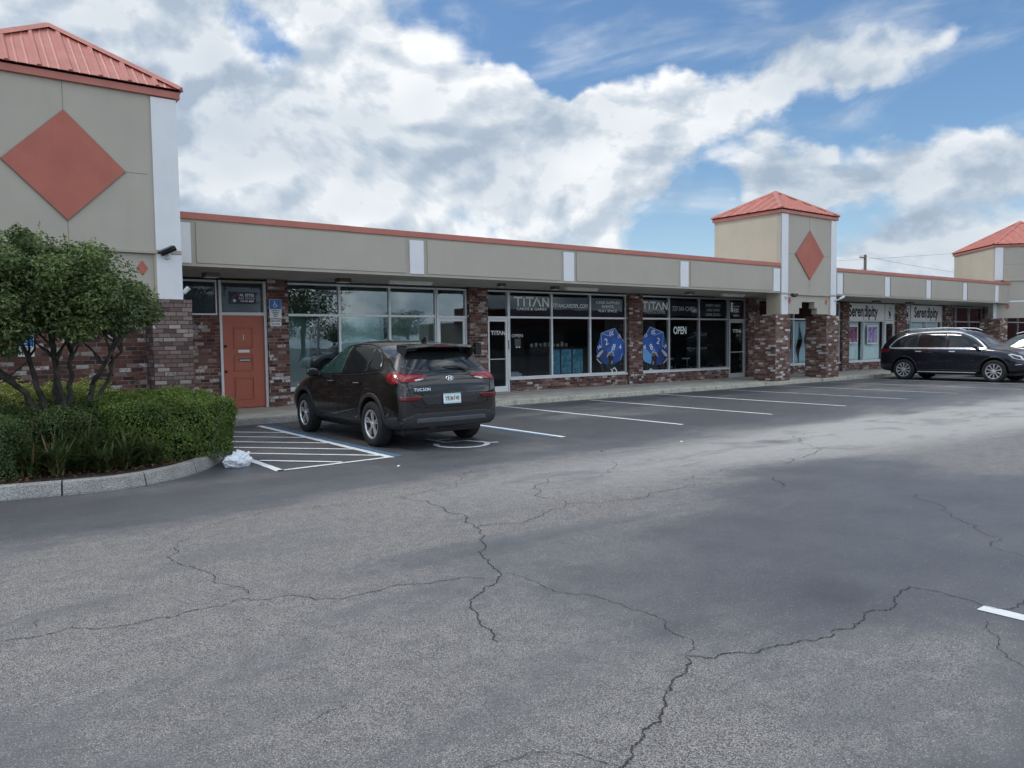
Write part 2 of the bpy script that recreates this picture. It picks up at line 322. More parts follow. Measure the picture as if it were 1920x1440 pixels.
class MB:
    def __init__(s): s.v = []; s.f = []; s.mi = []; s.ms = []
    def mid(s, m):
        if m not in s.ms: s.ms.append(m)
        return s.ms.index(m)
    def add(s, vs, fs, m=None, M=None):
        k = len(s.v)
        if M is not None: vs = [tuple(M @ Vector(v)) for v in vs]
        s.v += [tuple(v) for v in vs]; s.f += [tuple(i + k for i in f) for f in fs]; s.mi += [s.mid(m)] * len(fs); return s
    def box(s, x0, x1, y0, y1, z0, z1, m=None, M=None):
        vs = [(x, y, z) for z in (z0, z1) for y in (y0, y1) for x in (x0, x1)]
        return s.add(vs, [(0, 2, 3, 1), (4, 5, 7, 6), (0, 1, 5, 4), (2, 6, 7, 3), (0, 4, 6, 2), (1, 3, 7, 5)], m, M)
    def prism(s, poly, d, axis='y', a0=0, m=None, M=None):
        """poly of 2-D points; extruded along axis from a0 to a0+d"""
        n_ = len(poly)
        def P(p, a): return (p[0], a, p[1]) if axis == 'y' else ((a, p[0], p[1]) if axis == 'x' else (p[0], p[1], a))
        vs = [P(p, a0) for p in poly] + [P(p, a0 + d) for p in poly]
        fs = [tuple(range(n_)), tuple(range(2 * n_ - 1, n_ - 1, -1))] + [(i, i + n_, (i + 1) % n_ + n_, (i + 1) % n_) for i in range(n_)]
        return s.add(vs, fs, m, M)
    def tube(s, pts, r, seg=8, m=None, caps=True, M=None):
        pts = [Vector(p) for p in pts]; rs = r if isinstance(r, (list, tuple)) else [r] * len(pts); vs = []; fs = []; prev = None
        for i, p in enumerate(pts):
            t = (pts[min(i + 1, len(pts) - 1)] - pts[max(i - 1, 0)]).normalized()
            a = prev if prev is not None else (Vector((0, 0, 1)) if abs(t.z) < .9 else Vector((1, 0, 0)))
            a = (a - t * a.dot(t)).normalized(); prev = a; b = t.cross(a)
            for k in range(seg):
                an = 2 * PI * k / seg; vs.append(p + (a * math.cos(an) + b * math.sin(an)) * rs[i])
        for i in range(len(pts) - 1):
            for k in range(seg):
                k2 = (k + 1) % seg; fs.append((i * seg + k, i * seg + k2, (i + 1) * seg + k2, (i + 1) * seg + k))
        if caps: fs.append(tuple(range(seg - 1, -1, -1))); fs.append(tuple(range((len(pts) - 1) * seg, len(pts) * seg)))
        return s.add(vs, fs, m, M)
    def lathe(s, prof, seg=32, axis='x', m=None, M=None, closed=False):
        """prof: (r, a) along axis"""
        vs = []; fs = []
        for r, a in prof:
            for k in range(seg):
                t = 2 * PI * k / seg; c, d = r * math.cos(t), r * math.sin(t)
                vs.append((a, c, d) if axis == 'x' else ((c, a, d) if axis == 'y' else (c, d, a)))
        for i in range(len(prof) - (0 if closed else 1)):
            j = (i + 1) % len(prof)
            for k in range(seg):
                k2 = (k + 1) % seg; fs.append((i * seg + k, i * seg + k2, j * seg + k2, j * seg + k))
        return s.add(vs, fs, m, M)
    def build(s, name, m=None, parent=None, smooth=False, bevel=0, loc=None, M=None):
        me = bpy.data.meshes.new(name)
        if M is not None: s.v = [tuple(M @ Vector(v)) for v in s.v]
        if parent is not None: o0 = origin_of(parent)
        elif loc is not None: o0 = Vector(loc)
        else:
            xs = np.array(s.v); o0 = Vector(((xs[:, 0].min() + xs[:, 0].max()) / 2, (xs[:, 1].min() + xs[:, 1].max()) / 2, xs[:, 2].min()))
        me.from_pydata([(v[0] - o0.x, v[1] - o0.y, v[2] - o0.z) for v in s.v], [], s.f)
        for q in s.ms: me.materials.append(q if q is not None else m)
        if not s.ms: me.materials.append(m)
        me.polygons.foreach_set('material_index', s.mi)
        bm = bmesh.new(); bm.from_mesh(me); bmesh.ops.recalc_face_normals(bm, faces=bm.faces); bm.to_mesh(me); bm.free()
        if smooth:
            me.polygons.foreach_set('use_smooth', [True] * len(me.polygons))
            try: me.set_sharp_from_angle(angle=math.radians(smooth if smooth is not True else 40))
            except Exception: pass
        o = bpy.data.objects.new(name, me); COL.objects.link(o)
        if parent is not None: o.parent = parent
        else: o.location = o0
        if bevel:
            b = o.modifiers.new('bevel', 'BEVEL'); b.width = bevel; b.segments = 2; b.limit_method = 'ANGLE'; b.angle_limit = math.radians(50)
        return o


def tag(o, label=None, cat=None, group=None, kind=None):
    if label: o['label'] = label
    if cat: o['category'] = cat
    if group: o['group'] = group
    if kind: o['kind'] = kind
    return o
def thing(name, label, cat, loc=(0, 0, 0), group=None):
    o = bpy.data.objects.new(name, None); COL.objects.link(o); o.location = loc; o.empty_display_size = .1
    return tag(o, label, cat, group)
def B(name, x0, x1, y0, y1, z0, z1, m, parent=None, bevel=0):
    return MB().box(x0, x1, y0, y1, z0, z1, m).build(name, m, parent, bevel=bevel)


def text_mesh(name, body, size, m, loc, parent=None, width=1.0, bold=0.0, extrude=.002, M=None, align='CENTER', spacing=1.0, shear=0):
    """lettering as a mesh facing -Y (or placed by M), scaled in x by width"""
    cu_ = bpy.data.curves.new(name, 'FONT'); cu_.body = body; cu_.size = size; cu_.extrude = extrude; cu_.offset = bold; cu_.shear = shear
    cu_.align_x = align; cu_.align_y = 'CENTER'; cu_.resolution_u = 3; cu_.space_character = spacing; cu_.space_line = .95
    t = bpy.data.objects.new('tmp', cu_); COL.objects.link(t)
    dg = bpy.context.evaluated_depsgraph_get(); me = bpy.data.meshes.new_from_object(t.evaluated_get(dg))
    bpy.data.objects.remove(t); bpy.data.curves.remove(cu_)
    T = Matrix.Translation(Vector(loc)) @ Matrix.Rotation(PI / 2, 4, 'X') @ Matrix.Scale(width, 4, (1, 0, 0)) if M is None else M @ Matrix.Scale(width, 4, (1, 0, 0))
    me.transform(T); me.materials.clear(); me.materials.append(m); me.name = name
    o0 = origin_of(parent) if parent is not None else Vector(loc)
    me.transform(Matrix.Translation(-o0))
    o = bpy.data.objects.new(name, me); COL.objects.link(o)
    if parent is not None: o.parent = parent
    else: o.location = o0
    return o

# ================================================================== SETTING: ground
YS, YF, ZT, ZS = 18.0, 15.45, 4.116, 3.102
SW = .12
random.seed(4)
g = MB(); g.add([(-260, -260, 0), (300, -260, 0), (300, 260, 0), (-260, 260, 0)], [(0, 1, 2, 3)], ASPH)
# cracks are part of the asphalt sheet: narrow jagged ribbons 4 mm above it
CR = [
 ([(0.22, 4.95), (0.54, 4.95), (0.9, 4.8), (1.47, 4.84), (1.78, 4.66), (1.97, 4.43), (2.16, 4.45), (2.54, 4.35), (2.91, 4.2)], .010),
 ([(-3, 4.4), (-1.4, 4.9), (-.5, 4.8), (0.22, 4.95)], .012),
 ([(1.55, 4.88), (1.52, 5.11), (1.48, 5.51), (1.37, 5.86), (1.33, 6.16), (1.47, 6.44), (1.63, 6.67)], .009),
 ([(3.79, 7.01), (3.86, 6.28), (3.83, 5.83), (3.65, 5.41), (3.41, 4.93), (3.18, 4.54), (3.05, 4.22), (2.73, 3.98), (2.49, 3.69), (2.39, 3.49), (2.33, 3.25)], .013),
 ([(3.65, 5.41), (3.97, 5.32), (4.45, 5.46), (4.79, 5.55), (4.9, 5.62), (5.2, 6.56), (5.62, 6.8)], .011),
 ([(4.9, 5.62), (5.31, 5.43), (6.03, 5.45), (6.56, 5.47), (6.78, 5.36)], .010),
 ([(3.04, 4.23), (3.11, 3.88), (3.21, 3.53), (3.26, 3.12), (3.22, 2.88), (3.14, 2.62), (2.97, 2.53)], .007),
 ([(2.97, 2.53), (3.05, 2.41), (3.27, 2.32), (3.49, 2.28), (3.83, 2.24), (4.1, 2.22), (4.23, 2.28), (4.6, 2.28), (4.91, 2.35), (4.95, 2.18), (4.92, 1.96), (4.91, 1.81), (5.0, 1.77), (5.19, 1.8)], .011),
 ([(2.97, 2.53), (2.68, 2.36), (2.45, 2.21), (2.25, 2.14), (2.13, 2.08), (1.98, 2.0), (1.7, 1.75), (1.5, 1.4)], .013),
 ([(1.98, 2.0), (1.93, 2.13), (1.85, 2.24), (1.7, 2.29), (1.57, 2.32), (1.2, 2.3)], .006),
 ([(1.91, 6.99), (2.14, 7.14), (2.75, 7.13), (3.34, 6.95), (3.83, 6.97), (4.48, 7.06)], .009),
 ([(8.56, 5.64), (8.97, 5.87), (10.07, 6.08), (10.73, 6.84), (11.83, 7.24)], .014),
 ([(4.13, 1.42), (4.18, 1.51), (4.28, 1.6), (4.68, 1.81)], .006),
 ([(7.9, 3.74), (7.49, 3.27), (6.94, 2.77), (6.64, 2.46), (6.28, 2.36), (6.19, 2.15)], .008),
 ([(7.63, 5.19), (7.14, 4.77)], .014), ([(0.37, 5.05), (0.39, 5.16), (0.43, 5.24)], .007),
 ([(1.15, 3.05), (1.25, 3.07), (1.41, 3.14)], .005), ([(1.23, 3.52), (1.33, 3.51)], .004),
 ([(7.08, 7.24), (6.11, 6.51), (5.81, 6.55), (5.1, 7.03)], .009), ([(6.56, 5.47), (7.6, 5.9), (8.56, 5.64)], .008), ([(4.48, 7.06), (5.0, 7.6), (5.3, 8.4)], .006), ([(.1, 6.9), (.35, 7.5), (.3, 8.1)], .006)]
for pts, w in CR:
    # midpoint displacement
    p = [Vector((a, b)) for a, b in pts]
    for lev in range(7):
        qn = []
        for i in range(len(p) - 1):
            d = p[i + 1] - p[i]
            qn += [p[i], (p[i] + p[i + 1]) / 2 + Vector((-d.y, d.x)) * random.uniform(-.19, .19)]
        p = qn + [p[-1]]
        if max((p[i_ + 1] - p[i_]).length for i_ in range(len(p) - 1)) < .02: break
    vs = []; n_ = len(p)
    for i in range(n_):
        d = (p[min(i + 1, n_ - 1)] - p[max(i - 1, 0)]).normalized(); k = min(1, i / 4, (n_ - 1 - i) / 4)
        ww = w * .34 * (.35 + 1.1 * random.random() ** 1.5) * k
        vs += [(p[i].x - d.y * ww, p[i].y + d.x * ww, .004), (p[i].x + d.y * ww, p[i].y - d.x * ww, .004)]
    g.add(vs, [(2 * i, 2 * i + 1, 2 * i + 3, 2 * i + 2) for i in range(n_ - 1)], CRACK)
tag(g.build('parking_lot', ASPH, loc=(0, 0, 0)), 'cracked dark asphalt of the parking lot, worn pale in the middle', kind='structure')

tag(B('sidewalk', 3.55, 70, YF + .0, 18.4, -.3, SW, CONC), 'long grey concrete walk along the storefronts', kind='structure')
def curb_run(name, x0, x1, m, lab):
    k = MB(); y0, y1 = YF - .16, YF - .003; x = x0; r = random.Random(int(x0 * 10))
    while x < x1 - .2:
        L = min(3.05, x1 - x); k.box(x + .004, x + L - .004, y0 + r.uniform(-.004, .004), y1, -.3, SW + .004, m); x += L
    tag(k.build(name, m, bevel=.018), lab, kind='structure')
curb_run('curb', 3.55, 9.75, CURB, 'bare grey curb along the walk by the parked brown car')
curb_run('curb', 9.75, 62, CURBP, 'curb with worn cream paint along the walk')

# planter island: curved curb, soil
def catmull(P, k=8, closed=False):
    out = []
    for i in range(len(P) - 1):
        p0 = Vector(P[max(i - 1, 0)]); p1 = Vector(P[i]); p2 = Vector(P[i + 1]); p3 = Vector(P[min(i + 2, len(P) - 1)])
        for j in range(k):
            t = j / k; out.append(.5 * ((2 * p1) + (p2 - p0) * t + (2 * p0 - 5 * p1 + 4 * p2 - p3) * t * t + (3 * p1 - p0 - 3 * p2 + p3) * t ** 3))
    out.append(Vector(P[-1])); return out
ISL = catmull([(-4.5, 9.9), (-2, 9.75), (0.0, 9.62), (.65, 9.52), (1.2, 9.42), (1.65, 9.42), (2.1, 9.62), (2.55, 9.98), (2.95, 10.55), (3.25, 11.25), (3.42, 12.1), (3.47, 13.2), (3.5, 14.4), (3.5, 15.4)], 6)
ZI = .15
kb = MB(); n_ = len(ISL)
def isl_off(d):
    out = []
    for i in range(n_):
        t = (ISL[min(i + 1, n_ - 1)] - ISL[max(i - 1, 0)]).normalized(); out.append(Vector((ISL[i].x - t.y * d, ISL[i].y + t.x * d)))
    return out
O0, O1, O2, O3 = isl_off(0), isl_off(.035), isl_off(.15), isl_off(.152)
run = 0; seg_start = 0; blocks = []; acc = 0
for i in range(1, n_):
    acc += (ISL[i] - ISL[i - 1]).length
    if acc > (.82 if ISL[i].x > .2 else 1.0): blocks.append((seg_start, i)); seg_start = i; acc = 0
blocks.append((seg_start, n_ - 1))
for a, b in blocks:
    if b <= a: continue
    vs = []; fs = []
    for i in range(a, b + 1):
        sh = 0
        if i == a: t = (ISL[a + 1] - ISL[a]).normalized() * .008
        elif i == b: t = (ISL[b - 1] - ISL[b]).normalized() * .008
        else: t = Vector((0, 0))
        for P_, z in ((O0, -.2), (O0, .02), (O1, ZI - .012), (O1 if 0 else isl_off(.05), ZI), (O2, ZI), (O2, -.2)):
            vs.append((P_[i].x + t.x, P_[i].y + t.y, z))
    m_ = b - a + 1
    for i in range(m_ - 1):
        for k in range(6): fs.append((i * 6 + k, i * 6 + (k + 1) % 6, (i + 1) * 6 + (k + 1) % 6, (i + 1) * 6 + k))
    fs.append(tuple(range(6))); fs.append(tuple(range((m_ - 1) * 6 + 5, (m_ - 1) * 6 - 1, -1)))
    kb.add(vs, fs, CURB)
    # dark joint
    kb.add([(O1[b].x, O1[b].y, -.1), (O2[b].x, O2[b].y, -.1), (O2[b].x, O2[b].y, ZI - .02), (O1[b].x, O1[b].y, ZI - .03)], [(0, 1, 2, 3)], BLACK)
tag(kb.build('planter_curb', CURB, loc=(0, 10, 0)), 'curved speckled concrete curb around the planted island', kind='structure')
sb = MB(); pts = [(p.x, p.y, .125) for p in O3] + [(3.4, 15.8, .125), (-4.5, 15.8, .125)]
sb.add(pts, [tuple(range(len(pts)))], SOIL); so = sb.build('planter_soil', SOIL, loc=(0, 12, 0)); tag(so, 'dark brown mulch and soil in the planted island', kind='structure')

# painted markings: sheets 4 mm above the asphalt with slightly ragged ends
def stripe(x0, y0, x1, y1, w, m, z=.004, name='parking_line', label=None):
    a = Vector((x0, y0)); b = Vector((x1, y1)); d = (b - a).normalized(); nn = Vector((-d.y, d.x)); L = (b - a).length; k = max(2, int(L / .12)); r = random.Random(int(x0 * 100 + y1 * 7))
    vs = []
    for i in range(k + 1):
        p = a + d * (L * i / k); j1, j2 = r.uniform(-.006, .006), r.uniform(-.006, .006)
        vs += [(p.x + nn.x * (w / 2 + j1), p.y + nn.y * (w / 2 + j1), z), (p.x - nn.x * (w / 2 + j2), p.y - nn.y * (w / 2 + j2), z)]
    me = MB().add(vs, [(2 * i, 2 * i + 1, 2 * i + 3, 2 * i + 2) for i in range(k)], m)
    if name is None: return me
    return tag(me.build(name, m), label, kind='structure')
for i, (x, l) in enumerate(((11.09, 'nearest the parked brown car'), (13.9, 'second from the accessible bay'), (16.75, 'third from the accessible bay'), (19.62, 'leading to the left pillar of the middle tower'), (22.40, 'starting at the brick pillars of the middle tower'), (25.2, 'running out past the middle tower'), (28.0, 'closest to the parked black car'))):
    stripe(x, 9.5 if i < 5 else (8.9 if i == 5 else 8.6), x, 15.22 - (.15 if i == 1 else 0), .10, LINEO if i > 2 else LINEW, label='white stall line ' + l)
hm = MB()
def addst(*a):
    s_ = stripe(*a, None) if False else stripe(a[0], a[1], a[2], a[3], a[4], a[5], a[6] if len(a) > 6 else .004, None); hm.add(s_.v, s_.f, a[5])
addst(5.02, 9.50, 5.02, 14.95, .11, LINEW); addst(3.42, 9.42, 3.42, 10.75, .11, LINEW, .0065)
addst(3.38, 9.46, 5.03, 9.54, .08, LINEW, .0065)
for y0 in (13.46, 12.50, 11.56, 10.62, 9.78): addst(3.50, y0 + 1.62, 4.98, y0, .075, LINEW, .0065)
addst(3.50, 10.45, 4.30, 9.56, .075, LINEW, .0095)
tag(hm.build('hatched_aisle', LINEW), 'white diagonal hatching of the access aisle beside the brown car', kind='structure')
stripe(5.155, 9.52, 5.155, 14.95, .13, LINEB, label='blue line between the hatched aisle and the brown car')
stripe(8.27, 9.60, 8.27, 15.1, .10, LINEW, label='white stall line on the far side of the parked brown car')
stripe(8.15, 9.72, 8.15, 15.1, .11, LINEB, label='blue line along the far side of the accessible bay')
# wheelchair symbol, partly under the car
hc = MB()
def rib(p, w, z=.004):
    p = [Vector(q) for q in p]; vs = []
    for i in range(len(p)):
        d = (p[min(i + 1, len(p) - 1)] - p[max(i - 1, 0)]).normalized(); vs += [(p[i].x - d.y * w, p[i].y + d.x * w, z), (p[i].x + d.y * w, p[i].y - d.x * w, z)]
    hc.add(vs, [(2 * i, 2 * i + 1, 2 * i + 3, 2 * i + 2) for i in range(len(p) - 1)], LINEW)
cx, cy = 6.52, 10.02
rib([(cx + .40 * math.cos(t), cy + .40 * math.sin(t)) for t in [math.radians(a) for a in range(135, 385, 12)]], .045)
rib([(6.42, 10.95), (6.42, 10.35), (6.80, 10.30), (6.93, 9.86), (7.06, 9.80)], .05, .0065); rib([(6.42, 10.65), (6.72, 10.65)], .045, .009)
tag(hc.build('wheelchair_symbol', LINEW), 'white painted wheelchair symbol behind the brown car', kind='structure')
stripe(4.845, 1.90, 4.845, -3.5, .105, LINEW, label='white line end at the lower right, crossed by a crack')

# ================================================================== BUILDING
BLD = thing('strip_mall', 'long single storey brick and greige strip mall with terracotta roofed towers', 'shop building', (0, 18, 0))
# roof, rear body
MB().box(-9, 39.5, YF + .45, 34, 3.72, 3.86, SOFF).box(-9, 60, 33.7, 34, 0, 3.72, SOFF).box(-9.2, -9.0, 16, 34, 0, 3.8, SOFF).box(60, 60.2, 18, 34, 0, 3.8, SOFF).build('roof', SOFF, BLD)

def fascia(x0, x1, strips, sw):
    f = MB(); f.box(x0, x1, YF, YF + .34, ZS, ZT - .12, TRIM).box(x0, x1, YF - .012, YF, ZS, ZS + .05, TRIM)
    o = f.build('fascia', TRIM, BLD)
    xs = []
    for s_ in strips:
        MB().box(s_, s_ + sw, YF - .028, YF - .001, ZS + .054, ZT - .20, WHITE).build('pilaster_strip', WHITE, o, bevel=.004)
        xs.append((s_, s_ + sw))
    for (a, b), (c, d) in zip(xs[:-1], xs[1:]):
        MB().box(b + .10, c - .10, YF - .022, YF - .001, ZS + .066, ZT - .175, GREIGE).build('fascia_panel', GREIGE, o, bevel=.004)
    k = MB()
    x = x0
    while x < x1 - .01:
        L = min(3.66, x1 - x); dz = random.uniform(-.004, .004)
        k.box(x, x + L, YF - .035, YF + .36, ZT - .125 + dz, ZT + dz, ROOFM); x += L
    k.build('parapet_cap', ROOFM, o, bevel=.004)
fascia(3.60, 22.97, (3.62, 8.72, 13.32, 17.92, 22.59), .365)
fascia(26.40, 41.9, (26.50, 29.94, 33.36, 36.80, 40.18), .36)
for x0, x1 in ((3.60, 22.97), (26.4, 58)):
    MB().box(x0, x1, YF + .02 if x1 < 30 else YF + .02, YS + .2, ZS + .012, ZS + .05, SOFF).build('soffit', SOFF, BLD)
MB().box(22.97, 26.40, YF + .6, YS + .2, ZS + .012, ZS + .05, SOFF).build('soffit', SOFF, BLD)

# ---- brick walls and piers
def brickbox(name, x0, x1, y0, y1, z0, z1, m=BRW, par=BLD): return MB().box(x0, x1, y0, y1, z0, z1, m).build(name, m, par)
brickbox('brick_wall', -9, 3.10, 15.08, 15.4, .0, 3.2)
brickbox('brick_wall', 3.62, 5.19, YS - .06, YS + .2, .1, 2.27)
brickbox('brick_wall', 3.40, 3.60, 15.1, YS + .2, .1, 3.1)
PIERS = [(6.27, 6.77), (11.95, 12.57), (18.22, 18.86), (24.55, 25.25), (26.3, 26.95), (31.12, 31.66), (35.80, 36.68), (40.56, 41.50), (45.2, 46.0)]
for a, b in PIERS: brickbox('brick_pier', a, b, YS - .15, YS + .25, SW, ZS + .011)
SILLZ = .455
GAPS = [(6.77, 10.95), (13.40, 18.22), (18.86, 23.52), (26.95, 31.12), (31.66, 34.9), (37.32, 40.56), (41.5, 45.2), (46, 52)]
for a, b in GAPS:
    w_ = brickbox('brick_base', a + .002, b - .002, YS - .055, YS + .2, SW, SILLZ - .003)
    MB().box(a + .003, b - .003, YS - .085, YS + .2, SILLZ, SILLZ + .055, WHITE).build('sill', WHITE, w_, bevel=.006)

HZ, TZ = 3.06, 2.29
def window(x0, x1, glass, z0=SILLZ + .06, fm=ALU, tz=TZ, hz=HZ, top=True, bot=True):
    f = MB(); y0, y1 = YS - .035, YS + .07; a, b = x0 + .001, x1 - .001; w_ = .028
    f.box(a, b, y0 + .002, y1, hz - .045, hz, fm).box(a, b, y0 + .002, y1, z0, z0 + .035, fm)
    f.box(a, a + w_, y0, y1, z0 + .035, hz - .045, fm).box(b - w_, b, y0, y1, z0 + .035, hz - .045, fm)
    if tz: f.box(a + w_, b - w_, y0 + .003, y1, tz - .028, tz + .028, fm)
    o = f.build('window', fm, BLD)
    for (za, zb) in (((z0 + .035, tz - .028), (tz + .028, hz - .045)) if tz else ((z0 + .035, hz - .045),)):
        B('pane', a + w_ - .004, b - w_ + .004, YS + .004, YS + .011, za - .004, zb + .004, glass, o)
    return o
def glass_door(x0, x1, glass, hinge='r', fm=ALU, hz=HZ, bar=True):
    """frame with a transom over a wide-stile glass leaf"""
    f = MB(); y0, y1 = YS - .04, YS + .07; a, b = x0 + .002, x1 - .002; zd = 2.24
    f.box(a, a + .045, y0, y1, SW, hz, fm).box(b - .045, b, y0, y1, SW, hz, fm).box(a + .045, b - .045, y0 + .002, y1, hz - .045, hz, fm).box(a + .045, b - .045, y0 + .002, y1, zd, zd + .07, fm)
    o = f.build('door_frame', fm, BLD)
    B('transom_pane', a + .04, b - .04, YS + .004, YS + .011, zd + .065, hz - .04, glass, o)
    d = MB(); c, e = a + .052, b - .052; y0, y1 = YS - .02, YS + .028
    d.box(c, c + .065, y0, y1, SW + .01, zd - .006, fm).box(e - .065, e, y0, y1, SW + .01, zd - .006, fm).box(c + .065, e - .065, y0 + .001, y1, zd - .076, zd - .006, fm).box(c + .065, e - .065, y0 + .001, y1, SW + .01, SW + .17, fm)
    dd = d.build('door', fm, BLD)
    B('pane', c + .06, e - .06, YS + .001, YS + .008, SW + .165, zd - .07, glass, dd)
    if bar:
        h = MB(); h.tube([(c + .03, y0 - .05, 1.08), (e - .03, y0 - .05, 1.08)], .013, 8, ALU)
        for xx in (c + .04, e - .04): h.tube([(xx, y0 - .05, 1.08), (xx, y0, 1.08)], .010, 6, ALU)
        h.build('push_bar', ALU, dd, smooth=True)
    return o, dd
# bail office
window(3.70, 5.16, GLT, z0=2.27, tz=None); 
def frame_open():
    f = MB(); f.box(5.19, 5.245, YS - .09, YS + .07, SW, HZ, WHITE).box(6.205, 6.268, YS - .09, YS + .07, SW, HZ, WHITE).box(5.245, 6.205, YS - .085, YS + .07, HZ - .05, HZ, TRIM).box(5.245, 6.205, YS - .095, YS + .07, 2.265, 2.335, WHITE)
    o = f.build('door_frame', WHITE, BLD); B('transom_pane', 5.24, 6.21, YS + .004, YS + .011, 2.33, HZ - .045, GLT, o); return o
frame_open()
d = MB(); x0, x1, y0 = 5.25, 6.20, YS - .035
# solid leaf with three moulded panels
d.box(x0, x1, y0, y0 + .045, SW + .012, 2.262, DOORM); door = d.build('door', DOORM, BLD, bevel=.003)
for za, zb in ((1.50, 2.00), (.98, 1.38), (.32, .84)):
    p = MB(); a, b = x0 + .25, x1 - .25
    for k, (i_, dep) in enumerate(((0, .020), (.032, .007))):
        p.box(a + i_, b - i_, y0 - dep, y0 - .0005, za + i_, za + i_ + .022, DOORM).box(a + i_, b - i_, y0 - dep, y0 - .0005, zb - i_ - .022, zb - i_, DOORM)
        p.box(a + i_, a + i_ + .022, y0 - dep, y0 - .0005, za + i_ + .022, zb - i_ - .022, DOORM).box(b - i_ - .022, b - i_, y0 - dep, y0 - .0005, za + i_ + .022, zb - i_ - .022, DOORM)
    p.build('moulding', DOORM, door, bevel=.003)
MB().box(5.60, 5.86, y0 - .004, y0 - .001, 1.41, 1.475, WHITE).build('name_plate', WHITE, door)
MB().box(5.60, 5.88, y0 - .012, y0 - .001, 1.20, 1.27, BLACK).box(5.615, 5.865, y0 - .017, y0 - .012, 1.215, 1.25, ALUD).build('mail_slot', BLACK, door)
text_mesh('number', '1', .19, mat('brass', (.62, .50, .28), .4, metal=.4), (5.725, y0 - .008, 1.75), door)
for zz in (1.56, .98):
    MB().lathe([(.0, -.055), (.022, -.052), (.030, -.03), (.016, -.012), (.028, -.004), (.030, 0)], 14, 'y', BLACK).build('door_knob', BLACK, door, smooth=True, M=Matrix.Translation((5.31, y0, zz)))
for a, b in ((6.77, 8.13), (8.13, 9.53), (9.53, 10.93)): window(a, b, GLS)
glass_door(10.95, 11.93, GLS, bar=False)
# card shop
glass_door(12.59, 13.40, GLT)
for a, b in ((13.41, 15.03), (15.03, 16.61), (16.61, 18.20)): window(a, b, GLD)
for a, b in ((18.87, 20.30), (20.30, 21.88), (21.88, 23.50)): window(a, b, GLD, fm=ALUD if a > 20 else ALU)
glass_door(23.54, 24.53, GLD, fm=ALUD)
glass_door(25.27, 26.28, GLD, fm=ALUD)
for a, b in ((26.97, 27.70), (27.70, 29.3), (29.3, 31.1)): window(a, b, GLT, tz=2.33)
for a, b in ((31.67, 33.08), (33.08, 34.88)): window(a, b, GLT, fm=ALU)
glass_door(34.92, 35.79, GLT, bar=False)
glass_door(36.69, 37.32, GLD, fm=ALUD, bar=False)
for a, b in ((37.34, 38.93), (38.93, 40.55)): window(a, b, GLT)
for a, b in ((41.52, 42.1), (42.1, 43.64), (43.64, 45.18), (46.02, 48), (48, 50), (50, 52)): window(a, b, GLD, fm=ALUD)

# ---- interiors: rooms behind the glass
def room(x0, x1, m_wall, m_floor, y1=23.5, clr=DARKIN):
    r = MB(); y0 = YS + .26
    r.box(x0, x1, y1, y1 + .1, SW, 3.1, m_wall).box(x0, x0 + .08, y0, y1, SW, 3.1, m_wall).box(x1 - .08, x1, y0, y1, SW, 3.1, m_wall)
    r.box(x0, x1, y0, y1 + .1, SW - .06, SW + .002, m_floor).box(x0, x1, y0, y1 + .1, 3.104, 3.17, m_wall)
    return r.build('interior', m_wall, BLD)
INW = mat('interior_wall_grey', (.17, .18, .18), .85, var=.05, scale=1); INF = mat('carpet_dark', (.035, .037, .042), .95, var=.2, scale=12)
room(3.7, 12.2, INW, INF, 21.5); room(12.25, 24.9, DARKIN, INF); room(24.95, 31.3, DARKIN, INF); room(31.35, 41.0, INW, INF, 21.5); room(41.05, 58, BLACK, INF)

